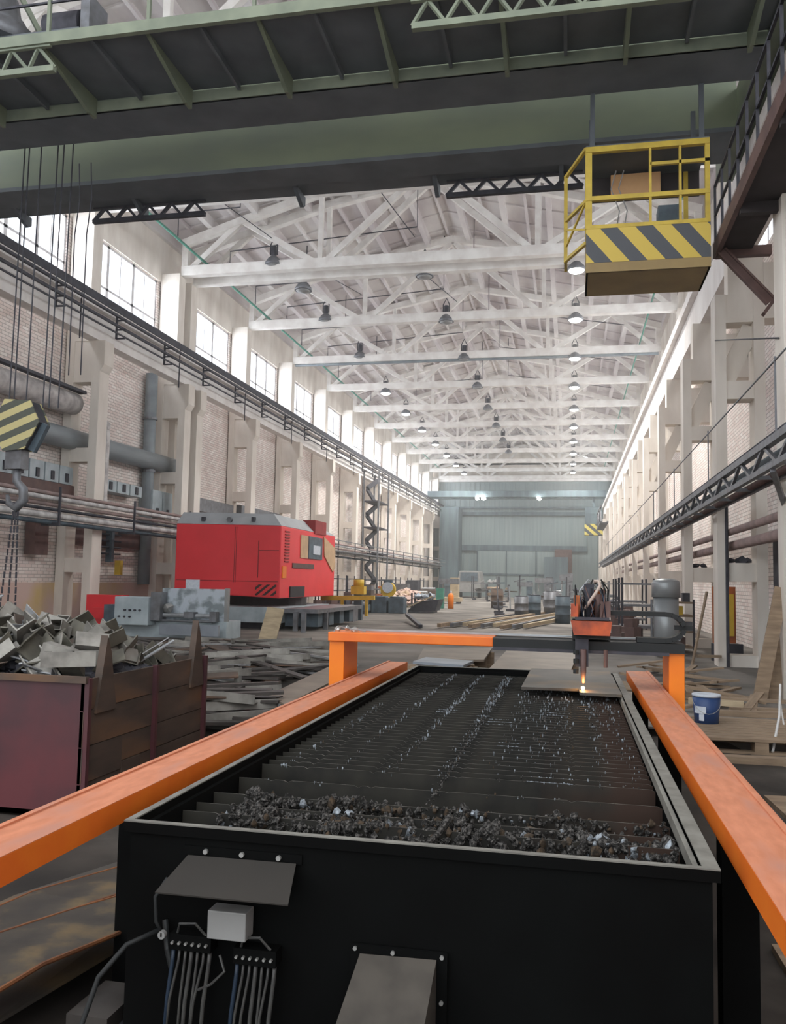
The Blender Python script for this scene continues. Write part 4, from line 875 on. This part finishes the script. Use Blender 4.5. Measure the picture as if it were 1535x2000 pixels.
MB().box(.0, .05, 6.12, 6.3, 1.27, 1.36).build('drive_box', 'orange_d', ca); MB().box(.2, .27, 6.14, 6.3, 1.27, 1.38).build('drive_box', 'brown', ca); MB().box(.09, .16, 6.2, 6.3, 1.38, 1.5).build('motor_cap', 'steel_d', ca)
sp = tag(MB().lump((.085, 6.1, .785), .013).build('cutting_spark', 'spark'), 'glowing orange cutting spark under the torch', 'spark')
l = bpy.data.lights.new('spark_light', 'POINT'); l.energy = .9; l.color = (1, .5, .18); l.shadow_soft_size = .012
o = bpy.data.objects.new('spark_light', l); o.location = (.085, 6.05, .82); COL.objects.link(o)

# ================================================================== RIGHT SIDE ITEMS
def pallet(name, x, y, rz, n_b, L, Wd, label, z0=0):
    t = tag(empty(name, (x, y, z0), rz), label, 'pallet')
    for k in range(n_b): MB().box(-L / 2, L / 2, -Wd / 2 + k * Wd / n_b, -Wd / 2 + (k + .82) * Wd / n_b, .115, .14).build('board', 'wood', t, local=True)
    for k in (-1, 0, 1):
        for j in (-1, 0, 1): MB().box(k * (L / 2 - .07) - .06, k * (L / 2 - .07) + .06, j * (Wd / 2 - .07) - .06, j * (Wd / 2 - .07) + .06, .02, .115).build('block', 'wood', t, local=True)
    for j in (-1, 0, 1): MB().box(-L / 2, L / 2, j * (Wd / 2 - .07) - .06, j * (Wd / 2 - .07) + .06, 0, .02).build('runner', 'wood', t, local=True)
    return t
pallet('wooden_pallet', 1.65, 8.95, .05, 9, 1.2, 1.3, 'weathered wooden pallet carrying the blue paint bucket')
bk = tag(empty('paint_bucket', (1.335, 9.15, .14)), 'dark blue paint bucket with white lid on the pallet', 'bucket')
MB().lathe((0, 0, 0), [(.115, 0), (.135, .26)], 20).build('body', 'blue', bk, smooth=True, local=True)
MB().lathe((0, 0, .26), [(.14, 0), (.142, .02), (.13, .025)], 20).build('lid', 'paper', bk, smooth=True, local=True)
def arc(z0, z1, a0, a1, r):
    mb = MB(); nn = 6; v = []
    for i in range(nn + 1):
        a = a0 + (a1 - a0) * i / nn; v += [(r * cos(a), r * sin(a), z0), (r * cos(a), r * sin(a), z1)]
    return mb.add(v, [(2 * i, 2 * i + 2, 2 * i + 3, 2 * i + 1) for i in range(nn)])
arc(.1, .17, -2.7, -1.75, .1335).build('label', 'paper', bk, local=True); arc(.03, .1, -2.3, -1.9, .1275).build('label', 'paper', bk, local=True)
MB().tube([(.137 * cos(a), .137 * sin(a), .24 - .14 * sin(-a)) for a in [-pi + k * pi / 10 for k in range(11)]], .003, 5).build('handle', 'chrome', bk, local=True)
for i, (x, y, L, rz, z, m_) in enumerate(((1.75, 7.9, 1.0, .03, .03, 'wood'), (1.9, 10.2, .9, .1, .1, 'wood'), (1.65, 10.6, .6, -.2, .16, 'woodl'), (2.2, 10.9, .7, .05, .05, 'wood'))):
    tag(MB().obox((x, y, z), (L, .12, .06), rotm(0, 0, rz)).build('timber_block', m_), ['long timber lying in front of the pallet', 'timber lying behind the pallet', 'short pale timber piece behind the paint bucket', 'timber at the foot of the leaning boards'][i], 'timber', 'timbers by the pallet')
for i, (x, y, dx, h_, wd) in enumerate(((2.38, 11.9, .35, 1.5, .17), (2.62, 12.1, .12, 1.25, .14), (2.5, 12.3, .3, 1.1, .2))):
    tag(MB().bar((x, y, 0.01), (x + dx, y + .25, h_), wd, .04, up=(0, 1, 0)).build('leaning_board', 'wood'), ['widest old brown board leaning on the right near column', 'upright dark board behind the widest leaning board', 'short board leaning deepest at the right column'][i], 'board', 'boards leaning on the right column')
tag(MB().bar((2.3, 16.9, .2), (2.75, 17.0, .2), .05, .05).bar((2.2, 16.8, 0), (2.5, 16.95, 1.4), .05, .03).build('leaning_strip', 'wood'), 'thin strip leaning beside the framed right column', 'strip')
tag(MB().tube([(2.02, 9.1, .55), (1.93, 8.75, .3), (1.78, 8.35, .03)], .012, 6).tube([(1.97, 8.9, .42), (1.99, 8.85, .2)], .008, 6).build('white_rope', 'wcloth'), 'white rope hanging down to the floor at the right edge', 'rope')
tag(MB().box(2.06, 2.1, 8.2, 8.3, 0, 1.35).box(2.03, 2.2, 8.2, 8.3, .9, 1.3).lump((2.1, 8.25, 1.32), .05).build('machine_stand', 'steel_m'), 'grey narrow machine stand at the right frame edge', 'stand')
ct = tag(empty('grey_cylinder', (2.0, 19.2, 0)), 'grey vertical cylindrical filter tank beside the right columns', 'tank')
MB().lathe((0, 0, 0), [(.26, 0), (.26, 1.25)], 24).build('body', 'cyl', ct, smooth=True, local=True)
MB().lathe((0, 0, 1.25), [(.3, 0), (.3, .3), (.26, .36), (.12, .4)], 24).build('cap', 'cyl', ct, smooth=True, local=True)
MB().tube([(-.3, 0, 1.2), (-.3, 0, .4)], .025, 6).build('pipe', 'steel_m', ct, local=True)
MB().box(-.4, -.28, -.06, .06, .8, .95).build('gauge_box', 'steel_m', ct, local=True)
t = tag(empty('bench_unit', (3.1, 18.5, 0)), 'orange and dark storage boards seen through the right column frame', 'storage unit')
MB().box(2.85, 3.3, 18.6, 18.65, .35, 1.5).build('panel', 'oscreen', t); MB().box(3.05, 3.25, 18.5, 18.58, .5, 1.35).build('door', 'ylw', t); MB().box(2.8, 3.4, 18.4, 18.5, 0, .35).build('base', 'steel_d', t)
t = tag(empty('parts_shelf', (2.3, 20.5, 0)), 'dark loaded shelf between the tank and the framed column', 'shelf')
for z in (.1, .45, .8, 1.1): MB().box(2.15, 2.7, 20.2, 21.2, z, z + .04).build('board', 'wood', t)
for x in (2.15, 2.68): MB().box(x, x + .04, 20.2, 20.24, 0, 1.2).build('post', 'steel_d', t)
for k, (x, z) in enumerate(((2.25, .14), (2.45, .14), (2.6, .49), (2.3, .49), (2.4, .84), (2.55, 1.14))):
    tag(MB().box(x - .08, x + .08, 20.3, 20.6, z, z + .2).build('stored_part', ['steel_d', 'brown', 'steel_m', 'teald', 'ylw', 'steel_d'][k]), ['dark part lowest left on the parts shelf', 'brown part lowest middle on the parts shelf', 'grey part on the second board of the parts shelf', 'dark blue part on the second board of the parts shelf', 'yellow part on the third board of the parts shelf', 'dark part on top of the parts shelf'][k], 'part', 'parts on the shelf')
for i, (x, y, w1, h_, z) in enumerate(((3.0, 17.35, .13, .1, 1.95), (3.2, 17.3, .09, .14, 1.95), (3.3, 17.35, .08, .1, 1.95), (3.0, 22.15, .12, .13, 1.95), (3.2, 22.2, .1, .1, 1.95))):
    tag(MB().lump((x, y, z + .05), h_ * .6, (1.5, 1, 1)).build('metal_fitting', 'steel_d'), ['left dark fitting on the ledge of the framed column', 'middle dark fitting on the ledge of the framed column', 'right dark fitting on the ledge of the framed column', 'left dark fitting on the ledge one column back', 'right dark fitting on the ledge one column back'][i], 'fitting', 'fittings on column ledges')
mb = MB()
r3 = random.Random(9)
for i in range(26):
    x = r3.uniform(1.0, 2.3); y = r3.uniform(10.8, 15.5)
    if i == 0: o = strip(.9, .1, .03).build('timber_offcut', 'wood'); s0 = o
    else: o = s0.copy(); COL.objects.link(o)
    o.location = (x, y, .02 + r3.random() * .14); o.rotation_euler = (r3.uniform(-.1, .1), r3.uniform(-.15, .15), r3.uniform(0, pi)); tag(o, 'grey timber offcut in the loose heap right of the gantry post', 'timber offcut', 'timber offcuts right of the gantry')
pallet('wooden_pallet', .45, 12.2, .02, 7, 1.0, .9, 'pallet on the floor behind the right end of the table')
tag(MB().obox((.8, 10.5, .1), (.5, 3.2, .02), rotm(0, 0, -.1)).build('board_sheet', 'sheet_d'), 'dark board on the floor between table end and right post', 'board')

# ================================================================== MIDDLE AND FAR FLOOR
for i in range(9):
    x = -4.1 + i * .33; o = MB().bar((x, 27 + (i % 3) * .6, .1), (x + 1.9, 39 + (i % 2) * 2, .1), .12, .12).build('steel_profile', ('wood', 'steel_m', 'woodl')[i % 3])
    tag(o, '%s long steel profile lying on the floor mid hall, %s from the left' % (('brown', 'grey', 'pale')[i % 3], ORD[i]), 'steel profile', 'long profiles on the hall floor')
tag(MB().bar((-4.6, 26.5, .08), (-5.9, 31, .25), .12, .1).build('steel_beam', 'steel_d'), 'single dark beam lying alone on the hall floor', 'beam')
yb2 = tag(empty('spreader_beam', (-8, 30, .2)), 'yellow lifting spreader beam right of the excavator', 'lifting beam')
MB().bar((-8.9, 30, .8), (-6.9, 30, .86), .14, .16).build('beam', 'ylw', yb2)
for x in (-8.1, -7.2): MB().box(x - .05, x + .05, 29.95, 30.05, .2, .78).build('leg', 'ylw', yb2)
MB().box(-8.3, -7.6, 29.7, 30.4, 0, .55).build('support_box', 'steel_m', yb2)
t = tag(empty('yellow_drive', (-7.7, 31, .9)), 'yellow orange gear drive standing on the spreader beam', 'drive unit'); MB().box(-8.0, -7.5, 30.8, 31.2, .95, 1.25).build('base', 'ylw', t); MB().tube([(-7.75, 31, 1.25), (-7.75, 31, 1.5)], .2, 12).build('drum', 'ylw', t, smooth=True)
MB().box(-7.9, -7.6, 30.9, 31.1, 0, .95).build('pedestal', 'teald', t)
t = tag(empty('yellow_pulley_stand', (-8.55, 40, 0)), 'round white and yellow pulley on a yellow forked stand', 'pulley stand')
MB().tube([(-8.55, 39.9, 1.05), (-8.55, 40.15, 1.05)], .36, 20).build('pulley', 'ylw', t); MB().tube([(-8.55, 39.85, 1.15), (-8.55, 39.9, 1.15)], .26, 16).build('face_plate', 'paper', t)
MB().box(-8.75, -8.35, 39.9, 40.1, 1.38, 1.5).build('cap', 'teald', t)
for x in (-8.75, -8.35): MB().bar((x, 40, 0), (x + (.06 if x < -8.6 else -.06), 40, .8), .14).build('fork', 'ylw', t)
t = tag(empty('gas_cylinder', (-6.5, 47, 0)), 'orange red gas cylinder standing mid hall', 'gas cylinder')
MB().lathe((-6.5, 47, 0), [(.16, 0), (.17, .7), (.08, .85)], 14).build('body', 'orange_post', t, smooth=True); MB().lathe((-6.5, 47, .85), [(.05, 0), (.06, .12)], 10).build('valve', 'paper', t)
tag(MB().box(-7.3, -6.9, 46.9, 47.3, 0, 1.1).build('green_cabinet', 'cyan'), 'small green cabinet left of the gas cylinder', 'cabinet')
for i in range(3):
    tag(MB().box(-9.7 + i * .8, -9.0 + i * .8, 38, 38.8, 0, .7).box(-9.65 + i * .8, -9.05 + i * .8, 38.05, 38.75, .7, .76).build('blue_crate', 'teald', bevel=.02), 'dark blue crate on the floor before the pulley stand, %s of three from the left' % ORD[i], 'crate', 'dark blue crates')
mb = MB()
for i in range(160):
    a = r3.uniform(0, 2 * pi); r = r3.random() ** .6; mb.lump((-9.3 + cos(a) * r * 2.0, 48.5 + sin(a) * r * 1.6, (1 - r) * 1.0), r3.uniform(.1, .22), (1.4, 1.2, .8), .5, r3)
tag(mb.build('rusty_heap', 'dirtbr'), 'pinkish rusty heap of parts on the floor behind the pulley stand', 'heap', kind='stuff')
t = tag(empty('tipping_trough', (-6.8, 40, 0)), 'dark steel trough with a tilted plank on the hall floor', 'trough'); MB().prism([(-7.5, .1), (-6.2, .1), (-6.0, .65), (-6.9, .55)], 'y', 39.5, 41).build('body', 'steel_d', t); MB().bar((-7.5, 39.4, .25), (-6.3, 39.4, .8), .16, .05).build('plank', 'woodl', t)
MB().box(-7.5, -6.3, 39.6, 40.9, 0, .1).build('skid', 'steel_m', t)
for i, (x, y, w1, d, h_, m_) in enumerate(((-9.6, 37, 1.6, 1, .7, 'teald'), (-7.4, 43, 1.0, 1, .8, 'sheet_b'), (-10.8, 44, 1.4, 1.2, 1.0, 'rust'), (-9.3, 50, 2.2, 1.2, 1.3, 'wood'), (-11.4, 52, 1.2, 1.2, 1.2, 'oscreen'), (-8.2, 58, 1.8, 1.4, 1.4, 'woodl'), (-10.8, 62, 2.4, 1.4, 1.5, 'rust'), (-5.5, 66, 1.8, 1.2, 1.2, 'wood'), (-3.2, 61, 1.4, 1, 1.3, 'teald'), (-1.2, 57, 1.2, 1, 1.6, 'steel_m'), (.4, 52, 1.0, 1, 1.3, 'steel_d'), (-.4, 64, 1.3, 1.2, 1.8, 'steel_m'), (1.5, 60, 1.0, 1.0, 1.6, 'oscreen'), (-7.0, 72, 2.4, 1.5, 1.8, 'white'), (-2.3, 74, 2.0, 1.4, 1.6, 'steel_d'), (1.2, 44, .8, .8, 1.1, 'teald'), (1.6, 37, .7, .8, .9, 'steel_d'))):
    t = tag(empty('machine_crate', (x, y, 0)), '%s crate-like machine block on the far floor, %s from the near end' % ({'teald': 'dark blue', 'sheet_b': 'blue grey', 'rust': 'rusty', 'wood': 'brown timber', 'oscreen': 'orange', 'woodl': 'pale timber', 'steel_m': 'grey', 'steel_d': 'black', 'white': 'whitish'}[m_], ORD[i]), 'machine block')
    st_ = i % 3
    if st_ == 0:
        MB().box(x - w1 / 2, x + w1 / 2, y - d / 2, y + d / 2, .12, h_ * .55).build('body', m_, t, bevel=.02); MB().box(x - w1 * .42, x - w1 * .05, y - d / 2, y + d / 4, h_ * .55, h_).build('top_unit', 'steel_m' if i % 2 else 'steel_d', t)
        MB().tube([(x + .05 * w1, y, h_ * .62), (x + .45 * w1, y, h_ * .62)], .09, 10).build('roller', 'steel_l', t)
    elif st_ == 1:
        for sx in (-1, 1):
            for sy2 in (-1, 1): MB().box(x + sx * w1 * .46 - .04, x + sx * w1 * .46 + .04, y + sy2 * d * .45 - .04, y + sy2 * d * .45 + .04, .12, h_ * 1.1).build('post', 'steel_d', t)
        for zz in (.35, .75): MB().box(x - w1 / 2, x + w1 / 2, y - d / 2, y + d / 2, h_ * zz, h_ * zz + .05).build('shelf', 'steel_m', t)
        lm = MB()
        for q in range(9): lm.lump((x + r3.uniform(-.4, .4) * w1, y + r3.uniform(-.35, .35) * d, h_ * r3.choice((.42, .82)) + .05), r3.uniform(.1, .22), (1.3, 1.2, .9), .5, r3)
        lm.build('load', m_, t)['kind'] = 'stuff'
    else:
        MB().box(x - w1 / 2, x + w1 / 2, y - d / 2, y + d / 2, .12, h_ * .3).build('base', m_, t, bevel=.02); MB().box(x + w1 * .1, x + w1 * .4, y - d * .3, y + d * .3, h_ * .3, h_ * 1.25).build('column', m_, t); MB().box(x - w1 * .35, x + w1 * .42, y - d * .32, y + d * .2, h_ * .95, h_ * 1.2).build('arm', 'steel_m', t); MB().tube([(x - w1 * .2, y, h_ * .5), (x - w1 * .2, y, h_ * .95)], .06, 8).build('spindle', 'steel_l', t)
    for sx in (-1, 1): MB().box(x + sx * w1 * .4 - .08, x + sx * w1 * .4 + .08, y - d / 2, y + d / 2, 0, .12).build('skid', 'steel_d', t)
for i, (x, y, r, h_, m_) in enumerate(((-2.1, 37.5, .3, .9, 'steel_m'), (-1.6, 38.5, .3, .95, 'teald'), (-.3, 33, .28, 1.0, 'teald'), (-.9, 41, .35, 1.1, 'steel_m'), (1.0, 32, .26, .8, 'brown'), (-4.2, 50, .35, 1.1, 'rust'))):
    t = tag(empty('steel_drum', (x, y, 0)), '%s upright drum on the hall floor, %s from the gantry' % ({'steel_m': 'grey', 'teald': 'dark blue', 'steel_l': 'light grey', 'steel_d': 'black', 'brown': 'brown', 'rust': 'rusty'}[m_], ORD[(3, 4, 2, 5, 1, 6)[i] - 1]), 'drum', 'drums on the hall floor')
    MB().lathe((x, y, 0), [(r, 0), (r, h_ * .33), (r * 1.04, h_ * .34), (r, h_ * .35), (r, h_ * .66), (r * 1.04, h_ * .67), (r, h_ * .68), (r, h_)], 16).build('body', m_, t, smooth=True); MB().lathe((x, y, h_), [(r * .9, 0), (r * .9, .03)], 16).build('lid', 'steel_d', t)
for i in range(26):
    x, y = r3.uniform(-4.5, 2.0), r3.uniform(36, 60); hh = r3.uniform(.5, 2.0)
    t = tag(empty('workshop_stand', (x, y, 0)), 'thin dark work stand amid the far clutter, %s of the gas cylinder, number %d' % ('right', i + 1), 'stand', 'work stands in the far clutter')
    t['label'] = 'thin dark work stand amid the clutter in front of the far gate'
    a_ = r3.uniform(-.3, .3)
    MB().bar((x, y, .03), (x + a_ * .3, y, hh), .07).build('post', ('steel_m', 'steel_d', 'steel_l')[i % 3], t); MB().bar((x - .3, y, hh * .8), (x + .35, y + .1, hh * .85 + a_ * .3), .06).build('arm', ('teald', 'steel_m', 'rust')[i % 3], t); MB().box(x - .22, x + .22, y - .2, y + .2, 0, .12).build('base', 'steel_d', t)
# frames and racks along both sides
for i, (x, y) in enumerate(((-12.0, 34), (-11.8, 38), (-12.0, 42.5), (-11.7, 47), (-12.0, 57), (-11.9, 66), (1.9, 25.5), (2.0, 31), (1.9, 48), (1.8, 55))):
    t = tag(empty('storage_rack', (x, y, 0)), 'cluttered steel storage rack beside the %s columns, %s from the near end' % (('left' if x < 0 else 'right'), ORD[i if x < 0 else i - 6]), 'rack', 'storage racks')
    for dx in (-.5, .5):
        for dy in (-.8, .8): MB().box(x + dx - .03, x + dx + .03, y + dy - .03, y + dy + .03, 0, 1.7).build('post', 'steel_d', t)
    for z in (.3, .9, 1.5): MB().box(x - .5, x + .5, y - .8, y + .8, z, z + .05).build('shelf', 'steel_m', t)
for i in range(40):
    left = i < 26
    x = r3.uniform(-12.3, -9.8) if left else r3.uniform(.9, 2.2); y = r3.uniform(30, 70) if left else r3.uniform(22, 60)
    if i == 0: s1 = MB().box(-.3, .3, -.3, .3, 0, .5).box(-.2, .15, -.2, .2, .5, .8).build('parts_bin', 'brown'); o = s1
    else: o = s1.copy(); COL.objects.link(o)
    o.location = (x, y, 0); o.rotation_euler = (0, 0, r3.uniform(0, 3)); s = r3.uniform(.6, 1.1); o.scale = (s, s, s)
    tag(o, 'brown filled parts bin among the clutter along the %s' % ('left columns' if left else 'right columns'), 'parts bin', 'parts bins along the %s columns' % ('left' if left else 'right'))
# far second crane with striped cab
t = tag(empty('far_crane', (-4, 79, 9.3)), 'distant second overhead crane near the far wall', 'bridge crane')
MB().box(-13.2, 3.1, 78.5, 79.2, 9.35, 9.9).build('girder', 'gated', t); MB().box(-13.2, 3.1, 80.2, 80.9, 9.35, 9.9).build('girder', 'gated', t)
for x in (-8.5, -7.9, -2.9): MB().lump((x, 78.3, 9.2), .22).build('work_lamp', 'lamp_on', t)
t = tag(empty('far_crane_cab', (1.9, 79, 6)), 'distant striped crane cab hanging near the right columns', 'crane cab')
MB().box(1.2, 2.8, 78.5, 80, 5.9, 6.9).build('striped_box', 'farst', t); MB().box(1.25, 2.75, 78.6, 79.9, 6.9, 8.4).build('cabin', 'gated', t); MB().box(1.9, 2.1, 79, 79.3, 8.4, 9.35).build('hanger', 'gated', t)
t = tag(empty('far_gallery', (3, 70, 6)), 'distant grey lattice stair gallery high on the right', 'gallery')
mb = MB()
for k in range(6): mb.bar((2.2, 66 + k * 1.5, 6.2 + (k % 2) * 1.2), (2.2, 67.5 + k * 1.5, 6.2 + ((k + 1) % 2) * 1.2), .12)
mb.bar((2.2, 66, 6.2), (2.2, 75, 6.2), .12).bar((2.2, 66, 7.4), (2.2, 75, 7.4), .12).bar((2.7, 66, 6.2), (2.7, 75, 6.2), .12); mb.build('lattice', 'steel_m', t)
MB().box(2.2, 2.72, 66, 75, 6.1, 6.16).build('deck', 'steel_d', t)
# covered vehicle by the gate
t = tag(empty('parked_truck', (-9.3, 80, 0)), 'pale truck parked by the far gate', 'truck'); MB().prism([(-10.4, .5), (-8.2, .5), (-8.2, 1.5), (-8.4, 2.5), (-10.2, 2.5), (-10.4, 1.5)], 'y', 79.5, 83).build('body', 'white', t, bevel=.05); MB().box(-10.1, -8.5, 79.44, 79.5, 1.55, 2.35).build('windscreen', 'teald', t)
for x in (-10.2, -8.4): MB().tube([(x - .15, 80.2, .45), (x + .15, 80.2, .45)], .45, 14).build('wheel', 'blackr', t)
for i, (x, y, L, rz) in enumerate(((.95, 2.6, 2.6, .02), (1.25, 2.9, 2.4, -.03), (1.5, 5.6, 2.0, .05))):
    tag(MB().obox((x, y, .02), (.22, L, .03), rotm(0, 0, rz)).build('floor_plank', 'wood'), ['plank on the floor closest to the right guide rail', 'plank on the floor second from the right guide rail', 'plank on the floor in front of the wooden pallet'][i], 'plank', 'planks right of the rail')
# small clutter foreground left
t = tag(empty('foot_bracket', (-1.45, 2.75, 0)), 'dark stepped metal block on the floor left of the table', 'metal block')
MB().box(-1.56, -1.38, 2.5, 2.8, .0, .08).build('base', 'steel_d', t); MB().box(-1.54, -1.4, 2.52, 2.75, .08, .13).build('upper_plate', 'fs1', t)

# ------------------------------------------------------------------ haze of workshop dust in the air
hz = bpy.data.materials.new('dust_haze'); hz.use_nodes = True; nt = hz.node_tree; nt.nodes.remove(nt.nodes['Principled BSDF'])
vs = nt.nodes.new('ShaderNodeVolumeScatter'); vs.inputs['Color'].default_value = (1, .985, .96, 1); vs.inputs['Density'].default_value = .0030; vs.inputs['Anisotropy'].default_value = .2
nt.links.new(vs.outputs[0], nt.nodes['Material Output'].inputs['Volume'])
hb = MB().box(XL + .02, XR - .02, 8, YE - .6, .01, 13.2).build('air_haze', hz); hb['kind'] = 'stuff'; tag(hb, 'faint dusty haze hanging in the air of the hall', 'haze')
